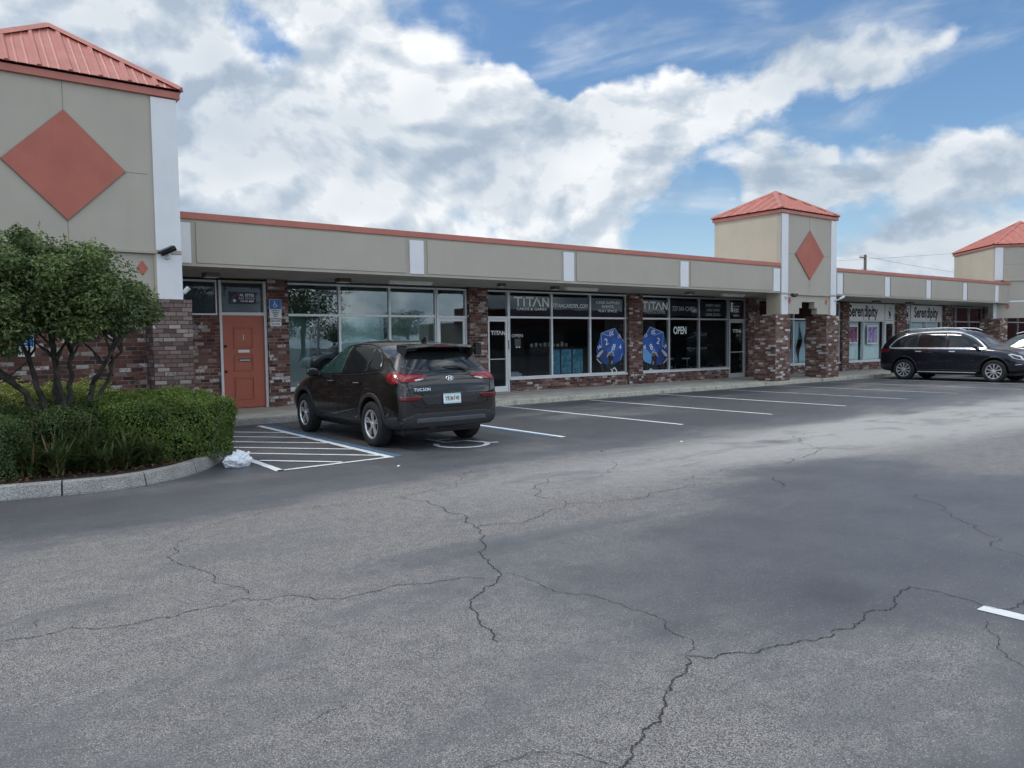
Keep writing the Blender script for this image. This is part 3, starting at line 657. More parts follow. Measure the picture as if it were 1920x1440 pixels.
# ---- towers
SEAM = mat('control_joint', (.24, .225, .195), .8, var=.05)
def tower(M, s_, wd, dep, zc, zb, ze, zapex, strip_w, dia, lower, seam_extra=None, zt_low=2.40, steps=True, dmid=None, left_strip=True):
    """M places local frame: x across the front 0..wd, y = depth (0 at the front), z up"""
    b = MB(); T = .16
    # front wall, side walls and back above zc (the level of the horizontal joint)
    b.box(0, wd, 0, T, zc, ze, GREIGE); b.box(0, .14, T, dep, zc, ze, GREIGE_LIT); b.box(wd - .14, wd, T, dep, zc, ze, GREIGE_LIT); b.box(.14, wd - .14, dep - T, dep, zc, ze, GREIGE_LIT)
    tw = b.build('tower', GREIGE, BLD, M=M)
    # seams
    sm = MB(); sm.box(strip_w + .05, wd - strip_w - .05, -.002, -.0003, dmid - .006, dmid + .006, SEAM); sm.box(wd / 2 - .006, wd / 2 + .006, -.0025, -.0004, zc + .05, ze, SEAM)
    sm.build('joint', SEAM, tw, M=M)
    # white corner strips upper and lower
    for xa in (0, wd - strip_w):
        MB().box(xa + .03, xa + strip_w, -.03, -.001, zc + .035, ze - .02, WHITE).build('corner_strip', WHITE, tw, M=M, bevel=.004)
        MB().box(xa, xa + strip_w, 0, .55, zt_low, zc - .0, GREIGE_LIT).build('corner_post', GREIGE_LIT, tw, M=M)
        MB().box(xa + .03, xa + strip_w, -.03, -.001, zt_low + .005, zc - .035, WHITE).build('corner_strip', WHITE, tw, M=M, bevel=.004)
    MB().box(0, wd, -.034, -.0004, zc - .03, zc + .03, TRIM).build('belt_trim', TRIM, tw, M=M, bevel=.004)
    # diamond
    hw, hh = dia
    MB().prism([(wd / 2 - hw, dmid), (wd / 2, dmid + hh), (wd / 2 + hw, dmid), (wd / 2, dmid - hh)], -.022, 'y', -.001, SEAM).build('diamond_edge', SEAM, tw, M=M)
    k = .985
    MB().prism([(wd / 2 - hw * k, dmid), (wd / 2, dmid + hh * k), (wd / 2 + hw * k, dmid), (wd / 2, dmid - hh * k)], -.012, 'y', -.0235, TERRA).build('diamond', TERRA, tw, M=M)
    # lower panel with stepped opening, small diamonds, recess behind
    if steps:
        c = wd / 2; z0 = zt_low + .03; zz = zc - .032; a, e = strip_w + .001, wd - strip_w - .001
        o1, o2 = .62 * s_, .44 * s_; h1, h2 = z0 + (zz - z0) * .32, z0 + (zz - z0) * .66
        lp = MB(); yy = (.03, .25)
        lp.box(a, e, *yy, h2, zz, GREIGE); lp.box(a, c - o2, *yy, h1, h2 - .0, GREIGE).box(c + o2, e, *yy, h1, h2, GREIGE); lp.box(a, c - o1, *yy, z0, h1, GREIGE).box(c + o1, e, *yy, z0, h1, GREIGE)
        l_ = lp.build('stepped_panel', GREIGE, tw, M=M)
        for xx in (a + .20 * s_, e - .20 * s_):
            zz2 = (z0 + zz) / 2 + .13
            MB().prism([(xx - .10 * s_, zz2), (xx, zz2 + .14 * s_), (xx + .10 * s_, zz2), (xx, zz2 - .14 * s_)], -.01, 'y', .029, TERRA).build('small_diamond', TERRA, tw, M=M)
    # cap trim and pyramid roof with standing ribs
    ov = .06; ch = .125 * s_
    ct = MB(); ct.box(-ov, wd + ov, -ov, .2, ze, ze + ch, ROOFM).box(-ov, wd + ov, dep - .2, dep + ov, ze, ze + ch, ROOFM).box(-ov, .2, .2, dep - .2, ze, ze + ch, ROOFM).box(wd - .2, wd + ov, .2, dep - .2, ze, ze + ch, ROOFM)
    ct.build('eave_trim', ROOFM, tw, M=M, bevel=.005)
    z1 = ze + ch + .035; o2_ = ov + .035
    A = Vector((-o2_, -o2_, z1)); Bc = Vector((wd + o2_, -o2_, z1)); C_ = Vector((wd + o2_, dep + o2_, z1)); D_ = Vector((-o2_, dep + o2_, z1)); P_ = Vector((wd / 2, dep / 2, zapex))
    r = MB(); r.add([A, Bc, C_, D_, P_], [(0, 1, 4), (1, 2, 4), (2, 3, 4), (3, 0, 4)], ROOFM)
    dn = Vector((0, 0, -.02)); r.add([A + dn, Bc + dn, C_ + dn, D_ + dn], [(3, 2, 1, 0)], BLACK)
    rb = r
    def ribs(a, b_, apex, sp):
        L = (b_ - a).length; ex = (b_ - a).normalized(); mid = (a + b_) / 2; up = (apex - mid); Lu = up.length; eu = up.normalized(); nn = ex.cross(eu).normalized()
        if nn.z < 0: nn = -nn
        k = int(L / 2 / sp)
        for i in range(-k, k + 1):
            off = i * sp + sp * .28
            hlen = Lu * (1 - abs(off) / (L / 2))
            if hlen < .12: continue
            for (o_, w_, h_) in ((0, .05 * s_, .034),) + tuple((q * sp / 3, .022, .010) for q in (1, 2)):
                of2 = off + o_
                hl = Lu * (1 - abs(of2) / (L / 2)) - .05
                if hl < .06: continue
                base = mid + ex * of2 - eu * .02
                vs = [base - ex * w_, base - ex * w_ * .45 + nn * h_, base + ex * w_ * .45 + nn * h_, base + ex * w_]
                vs += [v + eu * (hl + .02) for v in vs]
                rb.add(vs, [(0, 1, 5, 4), (1, 2, 6, 5), (2, 3, 7, 6), (3, 2, 1, 0), (4, 5, 6, 7)], ROOFM)
    for a, b_ in ((A, Bc), (Bc, C_), (C_, D_), (D_, A)): ribs(a, b_, P_, .46 * s_)
    rb.build('roof', ROOFM, tw, M=M)
    hp = MB()
    for c_ in (A, Bc, C_, D_):
        e = (P_ - c_).normalized(); sd = e.cross(Vector((0, 0, 1))).normalized(); up = sd.cross(e)
        st = c_ + e * .02; en = P_ + Vector((0, 0, .01))
        w_ = .11 * s_
        vs = []
        for q in (st, en): vs += [q - sd * w_ - up * .020, q + up * .052, q + sd * w_ - up * .020]
        hp.add(vs, [(0, 1, 4, 3), (1, 2, 5, 4), (0, 2, 1), (3, 4, 5)], ROOFM)
    hp.build('hip_cap', ROOFM, tw, M=M)
    return tw
# left tower (stands forward), middle tower, far tower turned 45 degrees
tower(Matrix.Translation((.10, 14.6, 0)), .95, 3.50, 2.75, 3.235, 0, 5.93, 7.25, .45, (.90, .905), True, zt_low=2.41, dmid=4.57)
tower(Matrix.Translation((22.98, 15.42, 0)), .9, 3.40, 2.76, 3.085, 0, 5.80, 6.86, .39, (.89, .865), True, zt_low=2.38, dmid=4.46)
M3 = Matrix.Translation((41.35, 15.95, 0)) @ Matrix.Rotation(math.radians(-43), 4, 'Z')
t3 = tower(M3, .9, 4.4, 4.2, 4.22, 0, 5.84, 7.3, .39, (.6, .6), True, zt_low=3.2, dmid=5.0, steps=False)
MB().box(0, 4.4, .01, .2, 3.24, 4.19, GREIGE).box(.16, 4.4, .02, .2, 2.40, 3.20, GREIGE).build('lower_wall', GREIGE, t3, M=M3)
MB().box(0, .15, .0, .5, 2.38, 3.2, WHITE).build('corner_strip', WHITE, t3, M=M3)
MB().prism([(.55, 2.95), (.66, 3.08), (.77, 2.95), (.66, 2.82)], -.01, 'y', .019, TERRA).build('small_diamond', TERRA, t3, M=M3)

def pillar(x0, x1, y0, y1, z0, z1, m):
    p = brickbox('brick_pillar', x0, x1, y0, y1, z0, z1 - .10, m)
    c = MB(); x = x0 - .006; i = 0        # soldier course on top
    while x < x1 - .01:
        w_ = min(.072, x1 + .006 - x); c.box(x + .003, x + w_ - .003, y0 - .006 + (i % 3) * .001, y1 + .006, z1 - .10, z1 + (i % 2) * .002, m); x += w_; i += 1
    c.build('cap_course', m, p)
pillar(3.06, 3.72, 14.48, 15.16, .1, 2.405, BRP)
pillar(22.58, 23.42, 15.33, 16.17, SW, 2.375, BRF)
pillar(25.66, 26.48, 15.33, 16.17, SW, 2.375, BRF)
pillar(40.85, 41.72, 15.45, 16.35, SW, 2.385, BRF)
pillar(-.10, .7, 14.48, 15.08, .1, 2.405, BRP)

# ================================================================== LETTERING ON THE GLASS
VIN = mat('vinyl_white', (.86, .87, .88), .6, var=.03); VING = mat('vinyl_grey', (.52, .53, .55), .6, var=.05); INK = mat('ink_black', (.012, .012, .014), .6, var=.1)
YL = YS - .0005
def ribbon(pts, w, mb, y=YL, d=.003, m=VIN):
    """flat stroke of constant width in the x-z plane"""
    for a, b in zip(pts[:-1], pts[1:]):
        a = Vector(a); b = Vector(b); dd = (b - a).normalized() * (w / 2); nn = Vector((-dd.y, dd.x))
        mb.prism([tuple(a - nn - dd * 0), tuple(a + nn - dd * 0), tuple(b + nn), tuple(b - nn)], -d, 'y', y, m)
def titan(x0, x1, z0, z1, m=VIN, y=YL, name='lettering'):
    """wide squared capitals: T I T (A without its bar) N"""
    mb = MB(); W_ = x1 - x0; H = z1 - z0; w = .17 * H + .012 if H > .15 else .19 * H
    T_ = lambda u, v: (x0 + u * W_, z0 + v * H)
    ribbon([T_(0, 1), T_(.245, 1)], w, mb, y, m=m); ribbon([T_(.125, 1), T_(.125, 0)], w, mb, y - .0006, m=m)
    ribbon([T_(.29, 1.02), T_(.29, 0)], w, mb, y, m=m)
    ribbon([T_(.335, 1), T_(.56, 1)], w, mb, y, m=m); ribbon([T_(.45, 1), T_(.45, 0)], w, mb, y - .0006, m=m)
    ribbon([T_(.54, 0), T_(.655, 1.04)], w, mb, y, m=m); ribbon([T_(.655, 1.04), T_(.77, 0)], w, mb, y - .0006, m=m)
    ribbon([T_(.83, 0), T_(.83, 1.03)], w, mb, y, m=m); ribbon([T_(.83, 1.0), T_(.99, .02)], w, mb, y - .0006, m=m); ribbon([T_(.99, 0), T_(.99, 1.03)], w, mb, y, m=m)
    return mb.build(name, m, BLD)
def tx(body, x, z, size, width=1, bold=0, m=VIN, y=YL - .001, name='lettering', spacing=1.0, shear=0, par=None):
    return text_mesh(name, body, size, m, (x, y, z), par or BLD, width, bold, .0012, spacing=spacing, shear=shear)
titan(13.60, 14.93, 2.615, 2.87)
tx('CARDS & GAMES', 14.27, 2.535, .105, 1.45, .001)
tx('TITANCARDSFL.COM', 15.81, 2.655, .165, .92, .002, m=VIN)
tx('CARD SUPPLIES', 17.40, 2.785, .115, 1.32, .001); tx('EVENTS', 17.40, 2.655, .115, 1.32, .001); tx('PLAY SPACE', 17.40, 2.52, .115, 1.32, .001)
titan(18.96, 20.22, 2.60, 2.84); tx('CARDS & GAMES', 19.60, 2.50, .12, 1.15, 0, m=VING)
tx('727-541-CARD', 21.08, 2.64, .23, .82, 0, m=VING)
tx('SPORTS CARDS', 22.68, 2.78, .135, .88, 0, m=VING); tx('CARD GAMES', 22.68, 2.62, .135, .9, 0, m=VING); tx('COMIC BOOKS', 22.68, 2.45, .135, .9, 0, m=VING)
tx('OPEN', 20.88, 1.88, .36, .74, .008, m=mat('vinyl_pale', (.80, .90, .88), .5))
tx('9301', 24.03, 2.62, .22, .72, .006); tx('SUITE 4', 24.03, 2.43, .10, 1.0, .003)
MB().box(23.83, 24.23, YL - .004, YL - .001, 2.76, 2.80, VING).build('lettering', VING, BLD)
def small_titan(x, z, w): titan(x - w / 2, x + w / 2, z - .055, z + .055, y=YS - .022)
small_titan(13.00, 1.83, .50); small_titan(24.03, 1.86, .50)
tx('OPEN', 13.72, 1.745, .13, 1.25, .002, m=VING)
MB().box(13.62, 13.84, YL - .003, YL - .001, 1.43, 1.66, mat('notice_dark', (.05, .065, .075), .4)).box(13.66, 13.72, YL - .005, YL - .0035, 1.40, 1.425, VIN).box(13.76, 13.82, YL - .005, YL - .0035, 1.40, 1.425, VIN).build('notice', VIN, BLD)
# vertical door sticker, notices
MB().box(13.36, 13.385, YS - .047, YS - .042, 1.36, 1.62, BLACK).build('door_sticker', BLACK, BLD)
# bail office sign on the transom
bs = thing('window_sign', 'dark navy bail bonds sign with a white star over the orange door', 'sign', (5.80, YS - .01, 2.52))
NAVY = mat('sign_navy', (.018, .022, .05), .4)
MB().box(5.44, 6.05, YS - .012, YS - .004, 2.53, 2.80, NAVY).build('board', NAVY, bs)
text_mesh('lettering', 'AL ESTES', .088, VIN, (5.845, YS - .0145, 2.735), bs, .95, .002); text_mesh('lettering', 'BAIL BONDS', .072, VING, (5.845, YS - .0145, 2.660), bs, .92, .001); text_mesh('lettering', '727-441-8888', .055, VIN, (5.845, YS - .0145, 2.595), bs, 1.0, .001)
st = MB(); P_ = []
for k in range(10):
    r_ = .05 if k % 2 == 0 else .02; t = PI / 2 + k * PI / 5; P_.append((5.56 + r_ * math.cos(t), 2.605 + r_ * math.sin(t)))
st.prism(P_, -.003, 'y', YS - .0125, VIN); st.build('star', VIN, bs)
REDP = mat('print_red', (.42, .05, .045), .5)
MB().prism([(5.60, 2.76), (5.70, 2.79), (5.66, 2.71)], -.003, 'y', YS - .0125, REDP).prism([(5.47, 2.56), (5.54, 2.76), (5.60, 2.75), (5.52, 2.56)], -.0025, 'y', YS - .0125, mat('print_blue', (.06, .07, .13), .5)).build('emblem', REDP, bs)

# ================================================================== SIGNS ON THE BRICK
BLUE = mat('sign_blue', (.022, .15, .48), .35, var=.04); SWH = mat('sign_white', (.80, .80, .79), .45, var=.03); SINK = mat('sign_ink', (.045, .09, .16), .5)
def access_sign(x0, x1, z0, z1, y, label, plate=True, zsplit=.56):
    t = thing('parking_sign', label, 'sign', ((x0 + x1) / 2, y, z0)); w = x1 - x0; zb = z0 + (z1 - z0) * zsplit if plate else z0
    MB().box(x0, x1, y - .006, y, zb, z1, SWH).box(x0 + .006, x1 - .006, y - .0075, y - .0062, z0 + (z1 - z0) * .56 + .0 if not plate else z1 - .42 * w - .0, z1 - .006, BLUE) if False else None
    zc = z1 - w * .78
    MB().box(x0, x1, y - .006, y, z0, z1, SWH).build('sign_plate', SWH, t, bevel=.002)
    MB().box(x0 + .008, x1 - .008, y - .0085, y - .0062, zc, z1 - .008, BLUE).build('blue_field', BLUE, t)
    s = MB(); cx = (x0 + x1) / 2 - .01; k = w * .78 / .30; yy = y - .0088; c0 = zc + w * .78 * .5
    Q = lambda a, b: (cx + a * k, c0 + b * k)
    def rb_(pts, w_): ribbon(pts, w_ * k, s, yy, .0015, SWH)
    rb_([Q(.052 * math.cos(t_) + .005, -.035 + .055 * math.sin(t_)) for t_ in [math.radians(a) for a in range(120, 400, 20)]], .017)
    rb_([Q(-.012, .065), Q(-.006, -.005), Q(.042, -.008), Q(.066, -.06), Q(.085, -.052)], .020); rb_([Q(-.008, .035), Q(.035, .03)], .016)
    s.lathe([(0, -.0015), (.017 * k, -.0015), (.017 * k, 0)], 12, 'y', SWH, M=Matrix.Translation((cx - .016 * k, yy, c0 + .088 * k)))
    s.build('wheelchair_mark', SWH, t)
    L = ['PARKING BY', 'DISABLED', 'PERMIT', 'ONLY']
    hh = (zc - z0 - .03) / len(L) if not plate else (zc - z0 - .03) / 4
    for i, l_ in enumerate(L): text_mesh('lettering', l_, hh * .95, SINK, ((x0 + x1) / 2, y - .0075, zc - .012 - hh * (i + .5)), t, .80, .001)
    return t
access_sign(6.31, 6.60, 2.20, 2.645, YS - .155, 'blue and white disabled parking sign on the brick pier right of the orange door', zsplit=.5)
fp = thing('fine_plate', 'small white fine notice plate under the disabled parking sign on the pier', 'sign', (6.455, YS - .155, 2.02))
MB().box(6.325, 6.59, YS - .161, YS - .155, 2.02, 2.18, SWH).build('sign_plate', SWH, fp, bevel=.002)
text_mesh('lettering', '$250 FINE', .055, SINK, (6.457, YS - .1625, 2.135), fp, .95, .001); text_mesh('lettering', 'F.S. 318.18', .05, SINK, (6.457, YS - .1625, 2.065), fp, .9, .001)
access_sign(1.10, 1.335, 1.44, 1.80, 15.07, 'disabled parking sign on the brick wall seen through the small tree')
# meter box by the card shop door
mbx = thing('meter_box', 'small dark metal box on the brick pier left of the card shop door', 'utility box', (12.15, YS - .16, 1.24))
MB().box(12.06, 12.26, YS - .24, YS - .151, 1.24, 1.56, BLACK).build('box', BLACK, mbx, bevel=.008); MB().box(12.08, 12.24, YS - .246, YS - .2405, 1.26, 1.54, mat('box_lid', (.03, .028, .026), .5)).build('lid', BLACK, mbx, bevel=.003)

# ================================================================== CEILING LIGHTS, CAMERAS
FIX = mat('light_fixture_white', (.92, .90, .84), .5, var=.05); FIXD = mat('light_fixture_dark', (.12, .10, .08), .5)
def tube_light(x, y, label):
    t = thing('ceiling_light', label, 'light fixture', (x, y, ZS + .012), 'strip lights under the canopy')
    MB().box(x - .61, x + .61, y - .07, y + .07, ZS - .035, ZS + .011, FIX).build('housing', FIX, t, bevel=.005)
    for s_ in (-.04, .04):
        k = MB(); k.tube([(x - .58, y + s_, ZS - .055), (x + .58, y + s_, ZS - .055)], .016, 8, FIX); k.build('tube', FIX, t, smooth=True)
tube_light(9.55, 16.9, 'two-tube strip light under the canopy above the parked brown car'); tube_light(15.1, 16.7, 'two-tube strip light under the canopy above the website window'); tube_light(22.1, 16.7, 'two-tube strip light under the canopy at the far end of the card shop')
def can_light(x, y, lab, m=FIXD, w=.15):
    t = thing('ceiling_light', lab, 'light fixture', (x, y, ZS + .012), 'square downlights under the canopy')
    MB().box(x - w, x + w, y - w, y + w, ZS - .075, ZS + .011, m).build('housing', m, t, bevel=.01); MB().box(x - w + .02, x + w - .02, y - w + .02, y + w - .02, ZS - .082, ZS - .0755, FIX).build('diffuser', FIX, t)
can_light(4.75, 16.9, 'dim square downlight under the canopy left of the orange door', mat('fixture_tan', (.20, .185, .16), .6)); can_light(7.75, 16.9, 'brown square downlight above the first big window', mat('fixture_brown', (.11, .085, .06), .6))
can_light(12.0, 16.4, 'small downlight above the brick pier of the card shop', w=.09); can_light(14.0, 16.6, 'small dark downlight above the first lettered window', w=.10); can_light(19.6, 16.5, 'small downlight above the second dice poster', w=.12, m=mat('fixture_tan', (.2, .185, .16)))
can_light(32.3, 17.0, 'first dark downlight above the white sign windows', w=.14); can_light(35.2, 17.0, 'second dark downlight above the white sign windows', w=.14)

CAMW = mat('camera_white', (.66, .67, .68), .35); CAMB = mat('camera_black', (.015, .015, .017), .25)
def floodcam(x, y, z, label, s_=1.0, heading=0.0, dark=True):
    t = thing('security_camera', label, 'camera', (x, y, z)); R_ = Matrix.Translation((x, y, z)) @ Matrix.Rotation(heading, 4, 'Z') @ Matrix.Scale(s_, 4)
    b = MB(); b.lathe([(0, 0), (.055, 0), (.060, -.02), (.045, -.055), (0, -.06)], 18, 'y', CAMW); b.tube([(0, -.05, 0), (0, -.10, .01), (0, -.12, .06)], .016, 8, CAMW); b.build('mount', CAMW, t, smooth=True, M=R_)
    m_ = CAMB if dark else CAMW
    H = R_ @ Matrix.Translation((0, -.13, .085)) @ Matrix.Rotation(math.radians(-27), 4, 'Y') @ Matrix.Rotation(math.radians(12), 4, 'X')
    h = MB(); h.tube([(-.15, 0, 0), (.12, 0, 0)], .048, 16, m_); h.build('housing', m_, t, smooth=True, M=H)
    v = MB(); v.box(-.17, .10, -.055, .055, .045, .056, m_).box(-.17, .06, .05, .056, .0, .045, m_).box(-.17, .06, -.056, -.05, .0, .045, m_); v.build('sunshield', m_, t, M=H, bevel=.003)
    MB().lathe([(0, .121), (.038, .1215), (.040, .119)], 16, 'x', BLACK).build('lens', BLACK, t, M=H, smooth=True)
floodcam(3.36, 14.57, 3.17, 'black bullet camera on a white mount on the left tower corner', 1.0)
def dual(x, y, z, label, s_=1):
    t = thing('security_camera', label, 'camera', (x, y, z)); R_ = Matrix.Translation((x, y, z)) @ Matrix.Scale(s_, 4)
    b = MB(); b.lathe([(0, 0), (.06, 0), (.05, -.05), (0, -.06)], 16, 'y', CAMW); b.tube([(0, -.04, 0), (.06, -.12, .02), (.12, -.16, .03)], .018, 8, CAMW); b.build('mount', CAMW, t, smooth=True, M=R_)
    for i, (dx_, r_) in enumerate(((.12, 25), (.26, -25))):
        H = R_ @ Matrix.Translation((dx_, -.17, .04)) @ Matrix.Rotation(math.radians(r_), 4, 'Y'); MB().box(-.08, .08, -.09, .03, -.035, .04, CAMB).build('lamp_head', CAMB, t, M=H, bevel=.01)
dual(23.22, 15.38, 2.98, 'white mounted camera with two black heads on the left post of the middle tower')
def gooseneck(x, y, z, label, d=1):
    t = thing('security_camera', label, 'camera', (x, y, z)); b = MB(); b.lathe([(0, 0), (.05, 0), (.045, -.04), (0, -.05)], 16, 'y', CAMW); b.tube([(0, -.04, 0), (.03 * d, -.1, .0), (.10 * d, -.12, .05)], .016, 8, CAMW); b.build('mount', CAMW, t, smooth=True, M=Matrix.Translation((x, y, z)))
    MB().tube([(.08 * d, -.12, .04), (.30 * d, -.16, .13)], .042, 12, CAMW).build('housing', CAMW, t, smooth=True, M=Matrix.Translation((x, y, z)))
gooseneck(26.30, 15.38, 2.93, 'white bullet camera angled out from the right post of the middle tower')
gooseneck(3.60, 14.75, 2.50, 'small white camera peeking out beside the left brick pillar', .35)
dual(41.25, 15.85, 4.12, 'black headed floodlight camera on the corner of the far tower')

# ================================================================== WINDOW DRESSING
BLIND = mat('blind_fabric_pale', (.52, .59, .59), .8, var=.05, scale=3); BLINDG = mat('blind_fabric_grey', (.17, .20, .19), .85, var=.07, scale=3)
def blinds(x0, x1, z0, z1, y, m, label, group=None, step=.09):
    t = thing('vertical_blinds', label, 'blinds', ((x0 + x1) / 2, y, z0), group)
    MB().box(x0, x1, y - .02, y + .03, z1, z1 + .04, m).build('headrail', m, t)
    k = MB(); x = x0 + .01; i = 0; r = random.Random(int(x0 * 9))
    while x < x1 - .07:
        a = r.uniform(-.004, .004); k.add([(x, y + a, z0), (x + step * 1.04, y + .010 + a * .4, z0), (x + step * 1.04, y + .010 + a * .4, z1), (x, y + a, z1)], [(0, 1, 2, 3)], m); x += step; i += 1
    o = k.build('slats', m, t); s_ = o.modifiers.new('thick', 'SOLIDIFY'); s_.thickness = .002
    return t
blinds(8.17, 9.49, .5, 2.26, YS + .16, BLIND, 'pale blue-green vertical blinds in the second office window'); blinds(9.57, 10.9, .5, 2.26, YS + .20, BLINDG, 'dark grey vertical blinds in the third office window')
blinds(6.80, 7.5, .5, 2.26, YS + .25, BLINDG, 'partly drawn dark vertical blinds behind the first office window')
def curtain(x0, x1, z0, z1, y, m, label, folds=9, amp=.03, ties=None, group=None):
    t = MB(); n_ = folds * 8; rows = 14; vs = []
    for j in range(rows + 1):
        v = j / rows; z = z0 + (z1 - z0) * v
        for i in range(n_ + 1):
            u = i / n_; x = x0 + (x1 - x0) * u; yy = y + amp * math.sin(u * folds * 2 * PI) * (1 + .3 * math.sin(u * 17))
            if ties is not None:
                pinch = 1 - .86 * math.exp(-((v - ties) / .22) ** 2); c = (x0 + x1) / 2; x = c + (x - c) * pinch
            vs.append((x, yy, z))
    fs = [(j * (n_ + 1) + i, j * (n_ + 1) + i + 1, (j + 1) * (n_ + 1) + i + 1, (j + 1) * (n_ + 1) + i) for j in range(rows) for i in range(n_)]
    t.add(vs, fs, m); o = t.build('curtain', m, smooth=True); o.modifiers.new('thick', 'SOLIDIFY').thickness = .002
    return tag(o, label, 'curtain', group)
SHEER = mat('curtain_sheer_blue', (.56, .72, .78), .8, var=.04, scale=2); SHEER2 = mat('curtain_white', (.78, .88, .90), .8, var=.04, scale=2)
for i, (a, b, tie, lab) in enumerate(((27.42, 27.78, .62, 'leftmost tied curtain in the window behind the middle tower arch'), (27.82, 28.30, .33, 'middle tied curtain in the window behind the arch, knotted low'), (28.34, 28.92, .55, 'right hourglass curtain in the window behind the arch'))): curtain(a, b, .55, 2.26, YS + .14, SHEER, lab, 5, .02, tie)
curtain(27.75, 28.6, 1.5, 2.26, YS + .20, mat('curtain_teal', (.07, .15, .19), .8), 'dark teal drape across the top of the window behind the arch', 7, .02)
curtain(29.3, 31.1, .55, 2.26, YS + .2, SHEER, 'blue curtain mostly hidden behind the right brick pillar', 9)
curtain(31.72, 32.93, .53, 2.27, YS + .16, SHEER2, 'white pleated curtain behind the pink poster', 9, .025); curtain(33.2, 34.82, .53, 2.27, YS + .18, mat('panel_frosted', (.74, .88, .88), .7, var=.03), 'pale frosted curtain behind the violet flower poster', 3, .006)
curtain(37.4, 38.9, .53, 2.27, YS + .16, SHEER2, 'white pleated curtain above the black car, left pane', 12, .03); curtain(39.0, 40.5, .53, 2.27, YS + .16, SHEER2, 'white pleated curtain above the black car, right pane', 12, .03)
# white valance signs with black lettering
def valance(x0, x1, label, z0=2.325, z1=3.02):
    t = thing('sign_panel', label, 'sign', ((x0 + x1) / 2, YS - .03, z0)); MB().box(x0, x1, YS - .012, YS - .003, z0, z1, SWH).build('board', SWH, t); return t
def bold_text(body, x, z, size, width, par, al):
    text_mesh('lettering', body, size, INK, (x, YS - .0145, z), par, width, .020, .0012, align=al)
p1 = valance(31.70, 34.85, 'white Serendipity sign board left of the brick pier, first of two'); bold_text('Seren', 33.07, 2.70, .70, .76, p1, 'RIGHT'); bold_text('dipity', 33.085, 2.70, .70, .76, p1, 'LEFT')
p2 = valance(37.37, 40.52, 'white Serendipity sign board above the black car, second of two'); bold_text('Seren', 38.92, 2.70, .70, .76, p2, 'RIGHT'); bold_text('dipity', 38.935, 2.70, .70, .76, p2, 'LEFT')
def swan(par, cx, cz, k):
    s = MB(); ribbon([(cx - .22 * k, cz - .42 * k), (cx - .05 * k, cz - .38 * k), (cx + .1 * k, cz - .45 * k), (cx + .25 * k, cz - .38 * k)], .05 * k, s, YS - .0125, .0015, INK)
    s.prism([(cx - .02 * k, cz - .34 * k), (cx + .20 * k, cz - .28 * k), (cx + .16 * k, cz - .10 * k), (cx + .04 * k, cz + .06 * k), (cx - .14 * k, cz + .16 * k), (cx - .20 * k, cz + .20 * k), (cx - .14 * k, cz), (cx - .10 * k, cz - .2 * k)], -.0015, 'y', YS - .0125, INK)
    ribbon([(cx + .10 * k, cz), (cx + .24 * k, cz + .14 * k), (cx + .20 * k, cz + .32 * k), (cx + .06 * k, cz + .36 * k), (cx + .00 * k, cz + .28 * k)], .05 * k, s, YS - .0125, .0015, INK); s.build('swan_emblem', INK, par)
p3 = valance(34.98, 35.74, 'white panel with a black swan emblem over the white door'); swan(p3, 35.36, 2.68, .62)
p4 = valance(36.70, 37.31, 'white panel with a black swan emblem right of the brick pier'); swan(p4, 37.02, 2.68, .62)
# posters
def poster(x0, x1, z0, z1, label, fn):
    t = thing('poster', label, 'poster', ((x0 + x1) / 2, YS - .02, z0)); MB().box(x0, x1, YS - .008, YS - .003, z0, z1, SWH).build('sheet', SWH, t); 
    m_ = mat('print_' + fn.__name__, fn=fn); MB().box(x0 + .05, x1 - .05, YS - .0095, YS - .0083, z0 + .05, z1 - .05, m_).build('picture', m_, t)
def pinkprint(q, b, p):
    v = q.noise(q.vm('MULTIPLY', p, (1.6, 1, 1)), 2.1, 4, .5, 1.6); q.L(q.ramp(v, [(.3, (.03, .012, .05)), (.48, (.22, .08, .17)), (.6, (.46, .24, .36)), (.8, (.52, .42, .55))]), b.inputs['Base Color'])
def violetprint(q, b, p):
    v = q.noise(q.vm('MULTIPLY', p, (2.2, 1, 1)), 2.4, 3, .5, 2.2); q.L(q.ramp(v, [(.34, (.05, .03, .14)), (.44, (.26, .20, .44)), (.54, (.46, .38, .62)), (.7, (.58, .52, .72))]), b.inputs['Base Color'])
poster(31.86, 32.62, 1.30, 2.08, 'dark pink picture poster in the left pane under the Serendipity sign', pinkprint); poster(33.42, 34.32, 1.26, 2.08, 'violet flower poster with a white edge in the right pane under the Serendipity sign', violetprint)

